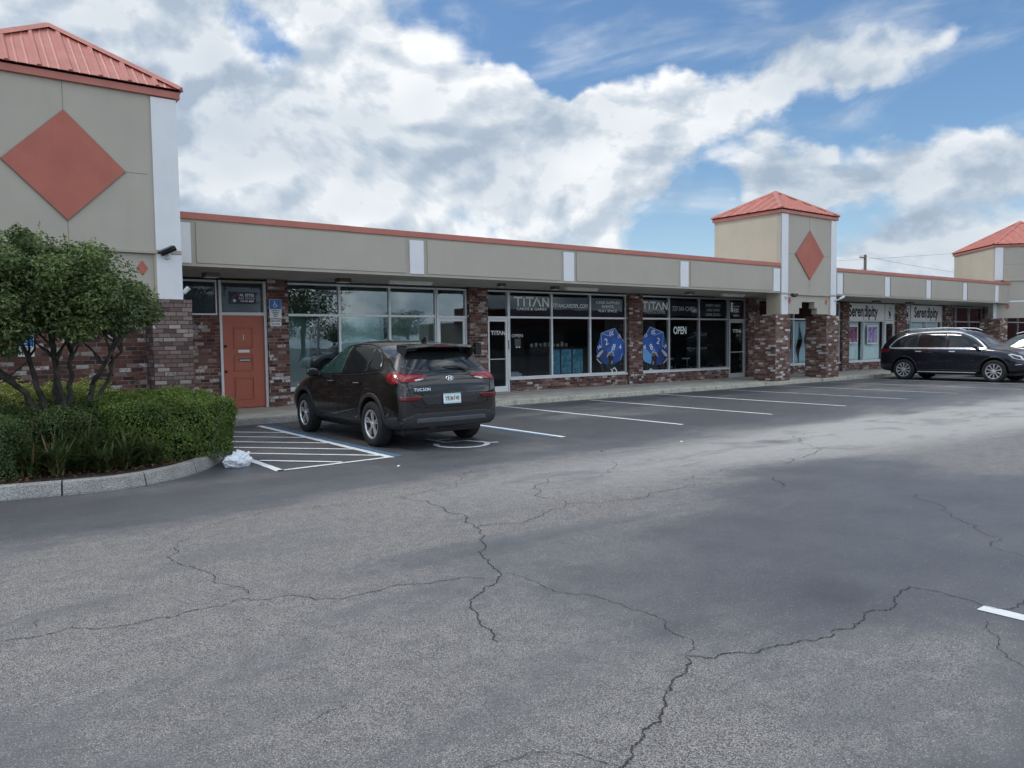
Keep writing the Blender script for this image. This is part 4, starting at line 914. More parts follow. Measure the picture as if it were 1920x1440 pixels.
# dice picture on the glass: a big blue twenty-sided die carried by a dark figure
DB = [mat('dice_blue_' + str(i), c, .45, var=.04, scale=3) for i, c in enumerate(((.022, .085, .34), (.026, .115, .44), (.016, .06, .26), (.14, .36, .72), (.020, .045, .18)))]
DW = mat('dice_line', (.42, .52, .66), .5); SIL = mat('figure_dark', (.02, .022, .024), .6, var=.3); SILP = mat('figure_pale', (.42, .46, .50), .6, var=.1)
def dice(mapf, flip, label, bright):
    t = thing('window_picture', label, 'window picture', (*mapf(830, 1290)[:1], YS - .02, mapf(830, 1290)[1]))
    yb = YS - .0005
    F = lambda pts: [mapf(*q) for q in pts]
    b = MB(); cells = [([(885, 612), (675, 690), (830, 735)], 1), ([(885, 612), (830, 735), (1035, 830)], 0), ([(675, 690), (690, 905), (760, 960), (870, 800), (830, 735)], 0), ([(675, 690), (600, 960), (690, 905)], 2), ([(830, 735), (870, 800), (760, 960), (800, 1040), (880, 1000), (1035, 830)], 1),
        ([(1035, 830), (1045, 990), (970, 1110), (880, 1150), (850, 1060), (880, 1000)], 3 if bright else 0), ([(690, 905), (600, 960), (700, 1140), (790, 1060), (760, 960)], 4), ([(790, 1060), (700, 1140), (800, 1185), (880, 1150), (850, 1060)], 2), ([(800, 1040), (760, 960), (790, 1060), (850, 1060), (880, 1000)], 0)]
    for c, i in cells: b.prism(F(c), -.0012, 'y', yb, DB[i])
    b.build('die', DB[0], t)
    l_ = MB()
    for a in ([(885, 612), (675, 690), (690, 905)], [(675, 690), (830, 735)], [(885, 612), (940, 700), (1035, 830)], [(1000, 1000), (970, 1100)]): ribbon(F(a), .018, l_, yb - .0014, .0008, DW)
    l_.build('edge_lines', DW, t)
    for s_, (u, v), sz, rot in (('20', (835, 685), .20, 3.3), ('2', (758, 820), .30, .3 if not flip else -.3), ('8', (865, 905), .30, -.5 if not flip else .5), ('14', (648, 900), .16, .5), ('4', (968, 905), .22, 0), ('12', (950, 740), .15, .6), ('1', (830, 965), .2, -.7)):
        x, z = mapf(u, v); Mx = Matrix.Translation((x, yb - .0022, z)) @ Matrix.Rotation(PI / 2, 4, 'X') @ Matrix.Rotation(rot, 4, 'Z'); text_mesh('numeral', s_, sz, VIN, (0, 0, 0), t, 1, .002, .0006, M=Mx)
    f = MB(); H = [(780, 1040), (800, 990), (850, 990), (868, 1050), (850, 1110), (835, 1150), (880, 1195), (915, 1280), (730, 1285), (770, 1190), (790, 1130)]
    f.prism(F(H), -.001, 'y', yb - .0022, SIL); f.prism(F([(690, 910), (700, 940), (640, 1040), (700, 1140), (720, 1280), (690, 1284), (640, 1120), (598, 1040), (640, 985)]), -.001, 'y', yb - .0022, SIL); f.build('figure', SIL, t)
    g_ = MB(); g_.prism(F([(700, 935), (708, 965), (640, 1050), (604, 1040), (640, 985)]), -.001, 'y', yb - .0034, SILP)
    for a in ([(770, 1040), (790, 985), (850, 975), (872, 1040)], [(612, 1070), (640, 1110), (680, 1145)], [(840, 1110), (835, 1160)]): ribbon(F(a), .035, g_, yb - .0034, .0008, SILP)
    ribbon(F([(820, 1235), (850, 1270), (830, 1285)]), .03, g_, yb - .0034, .0008, VIN); ribbon(F([(850, 1240), (880, 1215), (905, 1260), (912, 1282)]), .03, g_, yb - .0034, .0008, VIN)
    for k in range(4): ribbon(F([(755 + k * 8, 1060 - k * 18), (800 + k * 10, 1010 - k * 14), (862, 1040 - k * 26)]), .010, g_, yb - .0044, .0006, SILP)
    g_.build('figure_highlights', SILP, t)
dice(lambda cx, cy: (16.70 + (cx / 8 + 1040 - 1108) * .0236, 2.29 - (cy / 8 + 540 - 597.3) * .0169), False, 'deep blue dice picture on the pane left of the card shop\'s middle brick pier', False)
dice(lambda cx, cy: (18.93 + ((1945 - cx + 0) / 8 - 262 / 2 + 16.5) * .0252 - .02, 2.29 - ((cy - 30) / 8 + 540 - 597.7) * .0186), True, 'brighter blue dice picture on the pane right of the card shop\'s middle brick pier', True)

# things inside the card shop
TEAL = lambda i: mat('display_teal_%d' % i, fn=(lambda q, b, p, i=i: (q.L(q.ramp(q.noise(q.vm('ADD', p, (i * 3.7, 0, 0)), 5.5, 6, .65, 1.2), [(.3, (.015, .05, .07)), (.5, (.05, .22, .32)), (.66, (.16, .40, .50)), (.8, (.40, .52, .52))]), b.inputs['Base Color']), None)[1]))
backing = MB()  # dark sheets added behind the upper panes to darken them
nf = mat('navy_backing', (.030, .034, .055), .6)
backing.box(3.75, 5.12, YS + .016, YS + .019, 2.31, 3.0, nf).box(5.26, 6.19, YS + .016, YS + .019, 2.345, 3.0, nf)
for a, b in ((13.45, 14.99), (15.07, 16.57), (16.65, 18.16), (18.91, 20.26), (20.34, 21.84), (21.92, 23.46), (23.6, 24.47)): backing.box(a, b, YS + .016, YS + .019, 2.34 if a < 18 else 2.40, 2.93, mat('dark_backing', (.022, .026, .034), .6))
backing.build('dark_pane_backing', VIN, BLD)
for i, (a, b, lab) in enumerate(((15.12, 15.58, 'leftmost teal display board behind the website window'), (15.60, 16.06, 'middle teal display board behind the website window'), (16.08, 16.54, 'rightmost teal display board behind the website window'))):
    t = thing('display_board', lab, 'display board', ((a + b) / 2, YS + .3, .53), 'teal display boards behind the glass'); MB().box(a, b, YS + .25, YS + .30, .53, 1.33, BLACK).build('frame', BLACK, t)
    m_ = TEAL(i); MB().box(a + .02, b - .02, YS + .244, YS + .2495, .55, 1.31, m_).build('picture', m_, t)
shelf = thing('card_rack', 'narrow dark shelf unit with small pale packs above the teal boards', 'shelf', (16, YS + 1.2, SW)); MB().box(15.0, 16.7, YS + 1.0, YS + 1.3, SW, 1.40, BLACK).build('unit', BLACK, shelf)
k = MB(); r = random.Random(3)
for i in range(9): x = 15.05 + i * .18; k.box(x, x + .09, YS + 1.05, YS + 1.1, 1.403, 1.403 + r.uniform(.08, .16), mat('pack_pale', (.45, .42, .36), .6, var=.3, scale=9))
k.build('packs', SWH, shelf)
bx = MB().box(13.55, 13.98, YS + .14, YS + .40, .515, .63, mat('carton_grey', (.30, .31, .32), .6)).box(13.58, 13.90, YS + .16, YS + .36, .632, .68, mat('carton_grey')); tag(bx.build('carton', SWH, bevel=.005), 'flat grey cartons lying on the sill inside the first lettered window', 'carton')
def shop_chair(x, y, m, label, back=.86, rot=0):
    t = thing('chair', label, 'chair', (x, y, SW), 'chairs inside the card shop'); Mx = Matrix.Translation((x, y, SW)) @ Matrix.Rotation(rot, 4, 'Z')
    MB().box(-.23, .23, -.22, .22, .42, .48, m).build('seat', m, t, M=Mx, bevel=.02)
    bk = MB(); bk.prism([(-.22, .52), (-.24, .75), (-.17, back), (.17, back), (.24, .75), (.22, .52)], .05, 'y', .2, m); bk.build('backrest', m, t, M=Mx, bevel=.015)
    for sx in (-.2, .2):
        for sy in (-.19, .2): MB().tube([(sx, sy, 0), (sx, sy, .42)], .014, 8, ALUD).build('leg', ALUD, t, M=Mx)
shop_chair(21.3, YS + 1.1, mat('chair_tan', (.34, .31, .26), .7), 'tan backed chair behind the OPEN lettering', rot=.25); shop_chair(21.75, YS + 1.5, BLACK, 'black chair just behind the tan backed chair', rot=-.2); shop_chair(22.55, YS + 1.3, BLACK, 'black round backed chair at the white table', rot=.1)
tb = thing('folding_table', 'long white folding table inside the card shop', 'table', (22.2, YS + 1.9, SW)); MB().box(20.9, 23.3, YS + 1.6, YS + 2.3, .82, .86, SWH).build('tabletop', SWH, tb)
for sx in (21.0, 23.2):
    for sy in (1.65, 2.25): MB().tube([(sx, YS + sy, SW), (sx, YS + sy, .82)], .018, 8, ALUD).build('leg', ALUD, tb)
bw = MB().box(20.35, 23.1, YS + 3.2, YS + 3.26, SW, 3.1, mat('partition_grey', (.21, .24, .25), .8, var=.04)); 
for i in range(14): bw.box(20.6, 22.6, YS + 3.185, YS + 3.1995, 1.05 + i * .10, 1.062 + i * .10, BLACK)
tag(bw.build('slat_wall', SWH), 'grey slatted partition inside the card shop behind the chairs', 'partition')
tr = thing('tray', 'low black tray on the sill at the right end of the card shop window', 'tray', (23.2, YS + .25, .515)); MB().box(22.85, 23.4, YS + .1, YS + .35, .515, .66, BLACK).build('body', BLACK, tr, bevel=.01)
# plastic bag lying by the curb
bg = bmesh.new(); bmesh.ops.create_icosphere(bg, subdivisions=5, radius=1); r = random.Random(2)
from mathutils import noise as mn
for v in bg.verts:
    p = v.co.copy(); k = 1 + .30 * mn.noise(p * 1.5) + .30 * abs(mn.noise(p * 3.1 + Vector((3, 1, 2)))) - .10 * abs(mn.noise(p * 5.3)) - .03 * abs(mn.noise(p * 11))
    v.co = Vector((p.x * .20 * k, p.y * .14 * k, max(-.085, p.z * .105 * k)))
    if p.x > .55: v.co.z += (p.x - .55) * .10 * (1 + mn.noise(p * 5)); v.co.x += .04
    if p.z > .3 and p.x > -.2: v.co.z += .06 * max(0, mn.noise(p * 2.4 + Vector((5, 0, 0))) + .2)
me = bpy.data.meshes.new('plastic_bag'); bg.to_mesh(me); bg.free(); me.polygons.foreach_set('use_smooth', [True] * len(me.polygons))
def bag_fn(q, b, p):
    q.L(q.ramp(q.noise(p, 9, 4), [(.3, (.70, .73, .78)), (.7, (.86, .88, .92))]), b.inputs['Base Color']); b.inputs['Roughness'].default_value = .42; b.inputs['Subsurface Weight'].default_value = .25; b.inputs['Subsurface Radius'].default_value = (.05, .05, .05)
    q.L(q.bump(q.noise(p, 22, 5, .6, 1.5), .9, .02), b.inputs['Normal'])
BAG = mat('plastic_film', fn=bag_fn); me.materials.append(BAG); bo = bpy.data.objects.new('plastic_bag', me); COL.objects.link(bo); bo.location = (3.11, 10.17, .075); bo.rotation_euler = (0, 0, .25); bo.scale = (.82, .85, .92)
tag(bo, 'crumpled white plastic bag lying against the curved curb by the hatching', 'bag')
# litter
for i, (x, y, lab) in enumerate(((4.72, 8.75, 'tiny white scrap of paper on the asphalt behind the hatched aisle'), (9.2, 7.9, 'tiny pale leaf on the asphalt beyond the stall lines'), (7.6, 8.0, 'small brown leaf on the dark asphalt right of the symbol'))):
    m_ = SWH if i < 2 else mat('leaf_brown', (.12, .06, .03), .8); k = MB(); k.add([(x - .025, y - .012, .006), (x + .018, y - .018, .012), (x + .03, y + .012, .008), (x, y + .018, .018), (x - .018, y + .012, .01)], [(0, 1, 3), (1, 2, 3), (0, 3, 4)], m_)
    o = k.build('litter', m_); o.modifiers.new('thick', 'SOLIDIFY').thickness = .001; tag(o, lab, 'litter')

# ================================================================== VEGETATION
def leaf_mat(name, dark, light, rough=.45, edge=None):
    def fn(q, b, p):
        a = q.node('ShaderNodeAttribute', attribute_name='tone'); f = a.outputs['Fac']
        st = [(0, dark), (.55, tuple((x + y) / 2 for x, y in zip(dark, light))), (.9, light)]
        if edge: st.append((.97, edge))
        q.L(q.ramp(f, st), b.inputs['Base Color']); b.inputs['Roughness'].default_value = rough; b.inputs['Specular IOR Level'].default_value = .3
        b.inputs['Transmission Weight'].default_value = 0
        t = q.t; tr = q.node('ShaderNodeBsdfTranslucent'); q.L(q.ramp(f, [(0, tuple(c * 1.2 for c in dark)), (1, tuple(min(1, c * 1.6) for c in light))]), tr.inputs[0])
        mx = q.node('ShaderNodeMixShader'); mx.inputs[0].default_value = .22; out = t.nodes['Material Output']; q.L(b.outputs[0], mx.inputs[1]); q.L(tr.outputs[0], mx.inputs[2]); q.L(mx.outputs[0], out.inputs[0])
    return mat(name, fn=fn)


def leaves(name, C_, Nrm, L, Wd, m, parent=None, rng=None, tilt=.6, tone=None, loc=None, curl=.12):
    """C_: n x 3 centres, Nrm: preferred normals; each leaf a folded 4-triangle blade"""
    rng = rng or np.random.default_rng(1); n_ = len(C_)
    N_ = Nrm + rng.normal(0, tilt, (n_, 3)); N_ /= np.linalg.norm(N_, axis=1, keepdims=True) + 1e-9
    A_ = rng.normal(0, 1, (n_, 3)); A_ -= N_ * (A_ * N_).sum(1, keepdims=True); A_ /= np.linalg.norm(A_, axis=1, keepdims=True) + 1e-9
    B_ = np.cross(N_, A_); L = (np.asarray(L) * rng.uniform(.65, 1.25, n_))[:, None]; Wd = (np.asarray(Wd) * rng.uniform(.75, 1.2, n_))[:, None]
    tip = C_ + A_ * L / 2 - N_ * L * curl; base = C_ - A_ * L / 2; l_ = C_ + B_ * Wd / 2 + N_ * Wd * .18; r_ = C_ - B_ * Wd / 2 + N_ * Wd * .18
    V = np.stack([base, l_, tip, r_], 1).reshape(-1, 3)
    o0 = np.array(origin_of(parent)) if parent is not None else np.array(loc)
    V = V - o0
    me = bpy.data.meshes.new(name); me.vertices.add(n_ * 4); me.vertices.foreach_set('co', V.astype(np.float32).ravel())
    idx = (np.arange(n_)[:, None] * 4 + np.array([0, 1, 2, 0, 2, 3])).ravel().astype(np.int32)
    me.loops.add(n_ * 6); me.loops.foreach_set('vertex_index', idx); me.polygons.add(n_ * 2)
    me.polygons.foreach_set('loop_start', np.arange(0, n_ * 6, 3, dtype=np.int32)); me.update(calc_edges=True)
    at = me.attributes.new('tone', 'FLOAT', 'POINT'); tn = np.clip(rng.normal(.5, .22, n_) if tone is None else tone + rng.normal(0, .16, n_), 0, 1)
    at.data.foreach_set('value', np.repeat(tn, 4).astype(np.float32)); me.materials.append(m)
    o = bpy.data.objects.new(name, me); COL.objects.link(o)
    if parent is not None: o.parent = parent
    else: o.location = Vector(o0)
    return o


LT = leaf_mat('leaf_tree', (.024, .050, .018), (.20, .265, .085)); LH = leaf_mat('leaf_hedge', (.028, .058, .014), (.215, .30, .058), .6)
LJ = leaf_mat('leaf_groundcover', (.032, .062, .020), (.145, .20, .065), .45); LY = leaf_mat('leaf_variegated', (.09, .13, .03), (.42, .47, .13), .5)
LB = leaf_mat('leaf_blade', (.030, .050, .018), (.125, .165, .05), .45, edge=(.20, .11, .05))
def bark_fn(q, b, p):
    f = q.noise(p, 9, 6, .65, .5); q.L(q.ramp(f, [(.3, (.025, .021, .019)), (.55, (.065, .058, .050)), (.75, (.13, .12, .105))]), b.inputs['Base Color']); b.inputs['Roughness'].default_value = .9
    q.L(q.bump(q.noise(q.vm('MULTIPLY', p, (1, 1, .35)), 38, 5, .7), .9, .012), b.inputs['Normal'])
BARK = mat('bark_grey', fn=bark_fn)
rng = np.random.default_rng(11); R0 = random.Random(5)

# ---- small multi-stemmed tree
tree = thing('small_tree', 'small multi-stemmed evergreen tree with a broad clipped crown standing in the hedge', 'tree', (1.30, 11.5, .12))
def wobble(p0, p1, n_, a, r):
    p0, p1 = Vector(p0), Vector(p1); return [p0.lerp(p1, i / n_) + Vector((r.uniform(-a, a), r.uniform(-a, a), r.uniform(-a, a) * .5)) * (0 if i in (0, n_) else 1) for i in range(n_ + 1)]
tk = MB(); stems = [((1.22, 11.5, .1), (1.12, 11.5, .66), .060), ((1.34, 11.45, .1), (1.36, 11.48, .70), .066), ((1.30, 11.6, .1), (1.27, 11.7, .75), .048), ((1.40, 11.52, .1), (1.52, 11.5, .62), .046)]
limbs = [((1.12, 11.5, .66), (.80, 11.4, 1.12), (.25, 11.2, 1.62), .046), ((1.12, 11.5, .66), (1.02, 11.6, 1.2), (.86, 11.5, 1.9), .044), ((1.36, 11.48, .70), (1.25, 11.4, 1.15), (1.16, 11.3, 1.9), .046), ((1.36, 11.48, .70), (1.44, 11.6, 1.2), (1.42, 11.8, 1.95), .038),
         ((1.52, 11.5, .62), (1.66, 11.5, 1.1), (2.02, 11.3, 1.74), .040), ((1.52, 11.5, .62), (1.86, 11.6, 1.12), (2.15, 11.7, 1.80), .032), ((1.27, 11.7, .75), (1.30, 12.0, 1.3), (1.25, 12.4, 2.0), .038), ((.80, 11.4, 1.12), (.45, 11.7, 1.5), (.05, 12.0, 2.0), .030), ((.80, 11.4, 1.12), (.42, 11.1, 1.35), (-.1, 11.0, 1.7), .026), ((1.66, 11.5, 1.1), (1.78, 11.1, 1.45), (1.98, 11.05, 1.85), .026)]
for a, b, r_ in stems: tk.tube(wobble(a, b, 5, .022, R0), [r_ * 1.35, r_ * 1.1, r_, r_ * .97, r_ * .95, r_ * .9], 12, BARK, caps=True)
for a, b, c, r_ in limbs:
    P1 = wobble(a, b, 4, .03, R0) + wobble(b, c, 5, .035, R0)[1:]; tk.tube(P1, [r_ * (1 - .6 * i / (len(P1) - 1)) for i in range(len(P1))], 10, BARK)
    for j in range(7):
        s_ = P1[R0.randint(5, len(P1) - 1)]; e = s_ + Vector((R0.uniform(-.32, .32), R0.uniform(-.3, .3), R0.uniform(.2, .5))); tk.tube(wobble(s_, e, 3, .03, R0), [.018, .014, .010, .006], 6, BARK)
tk.build('trunk', BARK, tree, smooth=True)
k = MB(); k.tube(wobble((.62, 11.2, .12), (.28, 11.1, .95), 6, .02, R0) + wobble((.28, 11.1, .95), (-.5, 11.2, 2.1), 5, .03, R0)[1:], [.075, .07, .066, .062, .06, .056, .052, .048, .042, .036, .03, .02], 10, BARK); k.build('trunk', BARK, tree, smooth=True)

def crown_pts(n_, blobs, rng, shell=.55):
    """points biased to the outer shells of overlapping clumps; returns centres, outward normals, tone"""
    w = np.array([b[3] * b[4] * b[5] for b in blobs]) ** .8; w /= w.sum(); which = rng.choice(len(blobs), n_, p=w); Bb = np.array(blobs)[which]
    d = rng.normal(0, 1, (n_, 3)); d /= np.linalg.norm(d, axis=1, keepdims=True); r = rng.uniform(0, 1, n_) ** (1 / 3); r = np.where(rng.uniform(0, 1, n_) < shell, rng.uniform(.84, 1.05, n_), r)
    bump = 1 + .10 * np.sin(d[:, 0] * 7 + which) * np.sin(d[:, 2] * 9 + which * 2) + .08 * np.sin(d[:, 1] * 15 + d[:, 2] * 11)
    P = Bb[:, :3] + d * Bb[:, 3:6] * (r * bump)[:, None]; return P, d, r, which
blobs = [(.10, 11.5, 2.40, .95, 1.0, .60), (.95, 11.3, 2.50, .75, .8, .54), (1.66, 11.5, 2.44, .62, .75, .46), (2.06, 11.5, 2.16, .46, .6, .34), (1.30, 11.9, 2.60, .7, .7, .42), (.50, 11.0, 2.15, .8, .6, .40), (1.45, 11.0, 2.08, .72, .55, .34), (-.7, 11.4, 2.40, .9, .9, .6), (.9, 12.2, 2.35, .9, .7, .5), (1.9, 11.9, 2.3, .45, .5, .35), (-1.6, 11.5, 2.3, .8, .8, .5), (2.30, 11.45, 2.08, .24, .3, .17), (.15, 10.9, 1.86, .9, .6, .36), (1.75, 10.95, 1.96, .5, .4, .28), (.95, 10.85, 1.92, .6, .4, .28)]
sub = []
r2 = random.Random(9)
for b in blobs:
    for k_ in range(int(16 * b[3] * b[5] / .4)):
        t = r2.uniform(0, 2 * PI); f = r2.uniform(-.75, 1); cc = math.sqrt(max(0, 1 - f * f)); q = r2.uniform(.12, .24)
        sub.append((b[0] + b[3] * cc * math.cos(t) * .86, b[1] + b[4] * cc * math.sin(t) * .86, b[2] + b[5] * f * .92, q, q, q * .75))
P, d, r, wh = crown_pts(22000, blobs, rng, .25); P2, d2, r2_, wh2 = crown_pts(46000, sub, rng, .5)
P = np.vstack([P, P2]); d = np.vstack([d, d2]); tone = np.concatenate([.32 + 0 * r, .22 + .48 * ((np.sin(wh2 * 12.9) * 43.7) % 1)]); 
hz = np.clip((P[:, 2] - 1.9) / 1.1, 0, 1); tone = tone + .10 * hz * 0
keep = (P[:, 2] < 3.02 + .05 * np.sin(P[:, 0] * 9)) & (P[:, 2] > 1.50 + .10 * np.sin(P[:, 0] * 5) + .06 * np.sin(P[:, 1] * 7))
P, d, tone = P[keep], d[keep], tone[keep]
up = d * .7 + np.array([0, 0, .75]); leaves('crown', P, up, .064, .031, LT, tree, rng, .55, tone)
sp = []       # upright new shoots breaking the outline
for k_ in range(150):
    b = blobs[rng.integers(len(blobs))]; t = rng.uniform(0, 2 * PI); rr = math.sqrt(rng.uniform(0, .8)); x = b[0] + b[3] * rr * math.cos(t); y = b[1] + b[4] * rr * math.sin(t); z = b[2] + b[5] * math.sqrt(max(0, 1 - rr * rr)) * .98
    h_ = rng.uniform(.06, .20); 
    for j in range(10): sp.append((x + rng.normal(0, .012), y + rng.normal(0, .012), z + h_ * j / 10))
sp = np.array(sp); leaves('shoots', sp, np.tile([0, -.4, .5], (len(sp), 1)), .05, .02, LT, tree, rng, .8, np.full(len(sp), .75))

# ---- clipped hedges: leaf skin over a twiggy volume
def hedge(name, label, x0, x1, y0, y1, z0, z1, m, n_, rnd=.16, L=.032, Wd=.019, tone=.45, front_slope=0, seed=3, wob=.05, parent=None, clipf=None, group=None):
    rg = np.random.default_rng(seed); t = thing(name, label, 'hedge' if 'hedge' in name else 'shrub', ((x0 + x1) / 2, (y0 + y1) / 2, z0), group)
    hx, hy, hz_ = (x1 - x0) / 2, (y1 - y0) / 2, (z1 - z0); c = np.array([(x0 + x1) / 2, (y0 + y1) / 2, z0])
    areas = np.array([4 * hx * hy, 2 * hx * hz_, 2 * hx * hz_ * .3, 2 * hy * hz_, 2 * hy * hz_ * .6]); pr = areas / areas.sum(); f = rg.choice(5, n_, p=pr); u, v = rg.uniform(-1, 1, n_), rg.uniform(-1, 1, n_); w = (v + 1) / 2
    P = np.zeros((n_, 3)); N_ = np.zeros((n_, 3))
    for i, (a, b_) in enumerate((('t', 0), ('f', 0), ('b', 0), ('r', 0), ('l', 0))):
        s_ = f == i
        if a == 't': P[s_] = np.c_[u[s_] * hx, v[s_] * hy, np.full(s_.sum(), hz_)]; N_[s_] = (0, 0, 1)
        if a == 'f': P[s_] = np.c_[u[s_] * hx, np.full(s_.sum(), -hy), w[s_] * hz_]; N_[s_] = (0, -1, .3)
        if a == 'b': P[s_] = np.c_[u[s_] * hx, np.full(s_.sum(), hy), w[s_] * hz_]; N_[s_] = (0, 1, .3)
        if a == 'r': P[s_] = np.c_[np.full(s_.sum(), hx), u[s_] * hy, w[s_] * hz_]; N_[s_] = (1, 0, .3)
        if a == 'l': P[s_] = np.c_[np.full(s_.sum(), -hx), u[s_] * hy, w[s_] * hz_]; N_[s_] = (-1, 0, .3)
    # rounded box
    inner = np.array([hx - rnd, hy - rnd, hz_ - rnd]); q = P.copy(); q[:, 0] = np.clip(q[:, 0], -inner[0], inner[0]); q[:, 1] = np.clip(q[:, 1], -inner[1], inner[1]); q[:, 2] = np.minimum(q[:, 2], inner[2])
    dv = P - q; ln = np.linalg.norm(dv, axis=1, keepdims=True); cor = ln[:, 0] > rnd; P[cor] = q[cor] + dv[cor] / ln[cor] * rnd; nn = np.where(cor[:, None], dv / (ln + 1e-9), N_)
    lump = wob * (np.sin(P[:, 0] * 6.1 + 1) * np.sin(P[:, 1] * 5.3 + P[:, 2] * 7.7) + .6 * np.sin(P[:, 0] * 14.3 + P[:, 2] * 11.1) * np.sin(P[:, 1] * 13 + 2))
    depth = np.abs(rg.normal(0, .045, n_)); P = P + nn * (lump - depth + rg.normal(0, .012, n_))[:, None]
    if front_slope: P[:, 1] += front_slope * (1 - P[:, 2] / hz_) 
    hole = (np.sin(P[:, 0] * 9 + P[:, 2] * 5) * np.sin(P[:, 2] * 11 + P[:, 1] * 8 + 3)) > .80; low = P[:, 2] < .14 * hz_
    keep = ~(hole & (rg.uniform(0, 1, n_) < .6)) & ~(low & (rg.uniform(0, 1, n_) < .5)); P, nn, depth = P[keep], nn[keep], depth[keep]
    tn = tone - .08 + .14 * np.sin(P[:, 0] * 4 + P[:, 1] * 3) * np.sin(P[:, 2] * 7 + P[:, 0] * 2.3) + np.where(nn[:, 2] > .6, .18, 0)  # up-facing leaves lightened: light from above put into the leaf tone
    sh_ = rg.choice(len(P), int(len(P) * .05)); P[sh_] += nn[sh_] * rg.uniform(.01, .09, (len(sh_), 1)); tn[sh_] += .12
    P = P + c
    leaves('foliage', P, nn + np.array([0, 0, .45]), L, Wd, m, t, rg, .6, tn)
    tw = MB(); rr = random.Random(seed)
    for i in range(int(70 * (x1 - x0))):
        x, y = rr.uniform(x0 + .12, x1 - .12), rr.uniform(y0 + .12, y1 - .12); e = Vector((x + rr.uniform(-.15, .15), y + rr.uniform(-.15, .15), z0 + hz_ * rr.uniform(.6, .93))); tw.tube([(x, y, z0 - .03), Vector((x, y, z0)).lerp(e, .5) + Vector((rr.uniform(-.04, .04), rr.uniform(-.04, .04), 0)), e], [.009, .006, .003], 5, BARK)
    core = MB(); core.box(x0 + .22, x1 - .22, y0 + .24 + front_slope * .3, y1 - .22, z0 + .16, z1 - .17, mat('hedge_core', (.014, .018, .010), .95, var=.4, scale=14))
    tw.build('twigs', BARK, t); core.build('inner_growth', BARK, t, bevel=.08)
    return t
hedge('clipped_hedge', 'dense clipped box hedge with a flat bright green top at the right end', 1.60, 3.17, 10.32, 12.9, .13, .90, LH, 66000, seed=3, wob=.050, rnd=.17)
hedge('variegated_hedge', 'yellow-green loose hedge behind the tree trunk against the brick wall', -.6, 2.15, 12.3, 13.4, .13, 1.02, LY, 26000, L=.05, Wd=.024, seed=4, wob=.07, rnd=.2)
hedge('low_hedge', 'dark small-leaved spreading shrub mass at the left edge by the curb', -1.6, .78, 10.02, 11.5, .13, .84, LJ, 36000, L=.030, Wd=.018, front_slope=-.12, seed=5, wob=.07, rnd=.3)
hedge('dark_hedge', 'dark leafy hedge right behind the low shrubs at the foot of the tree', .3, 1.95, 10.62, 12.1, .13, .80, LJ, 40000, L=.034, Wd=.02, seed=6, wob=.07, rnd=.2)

# ---- strap-leaved clumps in the gap: each a plant of arching blades
def clump_mesh(seed, n_=90, H=.42, spread=.34):
    rr = random.Random(seed); vs = []; fs = []; tn = []
    for i in range(n_):
        a = rr.uniform(0, 2 * PI); L = H * rr.uniform(.6, 1.35); lean = rr.uniform(.15, 1.25); w = rr.uniform(.007, .013); bx, by = rr.uniform(-.07, .07), rr.uniform(-.07, .07); bz = rr.uniform(0, .22); t0 = rr.random(); t0 = .98 if t0 > .90 else t0 * .85
        k = len(vs); seg = 5
        for j in range(seg + 1):
            s_ = j / seg; rad = L * s_ * math.sin(lean) * (1 + .3 * s_); z = bz + L * (s_ * math.cos(lean * .6) - .55 * s_ * s_ * lean * .6); ww = w * (1 - s_ ** 2.2) + .0008
            cx_, cy_ = bx + rad * math.cos(a), by + rad * math.sin(a); px, py = -math.sin(a) * ww, math.cos(a) * ww; vs += [(cx_ - px, cy_ - py, max(z, .01)), (cx_ + px, cy_ + py, max(z, .01))]; tn += [t0, t0]
        fs += [(k + 2 * j, k + 2 * j + 1, k + 2 * j + 3, k + 2 * j + 2) for j in range(seg)]
    me = bpy.data.meshes.new('blades'); me.from_pydata(vs, [], fs); at = me.attributes.new('tone', 'FLOAT', 'POINT'); at.data.foreach_set('value', tn); me.materials.append(LB); me.polygons.foreach_set('use_smooth', [True] * len(fs)); return me
CM = [clump_mesh(i, 120, .27 + .05 * (i % 3)) for i in range(5)]
spots = [(.80, 10.15), (1.05, 10.05), (1.30, 10.20), (1.55, 10.0), (1.80, 10.15), (.95, 10.4), (1.2, 10.45), (1.45, 10.4), (1.7, 10.45), (1.92, 10.40), (.8, 10.7), (1.1, 10.75), (1.38, 10.7), (1.65, 10.75), (1.9, 10.7), (1.0, 11.0), (1.5, 11.05), (1.85, 11.0), (2.05, 10.12)]
for i, (x, y) in enumerate(spots):
    o = bpy.data.objects.new('strap_plant', CM[i % 5]); COL.objects.link(o); o.location = (x, y, .12); o.rotation_euler = (0, 0, i * 1.3); s_ = .78 + .22 * math.sin(i * 2.1) + (y - 10) * .55; o.scale = (1.05, 1.05, s_)
    tag(o, 'arching strap-leaved plant in the ragged gap between the two hedges', 'plant', 'strap-leaved plants between the hedges')
# dead leaves and stalks on the soil
rg = np.random.default_rng(8); n_ = 900; x = rg.uniform(-1, 3.1, n_); y = rg.uniform(9.65, 10.6, n_); lim = np.interp(x, [-1, .6, 1.4, 2.1, 2.55, 2.95, 3.2], [9.9, 9.72, 9.62, 9.80, 10.18, 10.75, 11.3]); kp = y > lim; LD = leaf_mat('leaf_dead', (.05, .028, .015), (.22, .13, .07), .8)
P = np.c_[x, y, np.full(n_, .142) + rg.uniform(0, .02, n_)][kp]; o = leaves('leaf_litter', P, np.tile([0, 0, 1.], (len(P), 1)), .06, .022, LD, None, rg, .45, loc=(1, 10, .13)); tag(o, 'dead brown leaves scattered on the soil along the curb', kind='stuff')

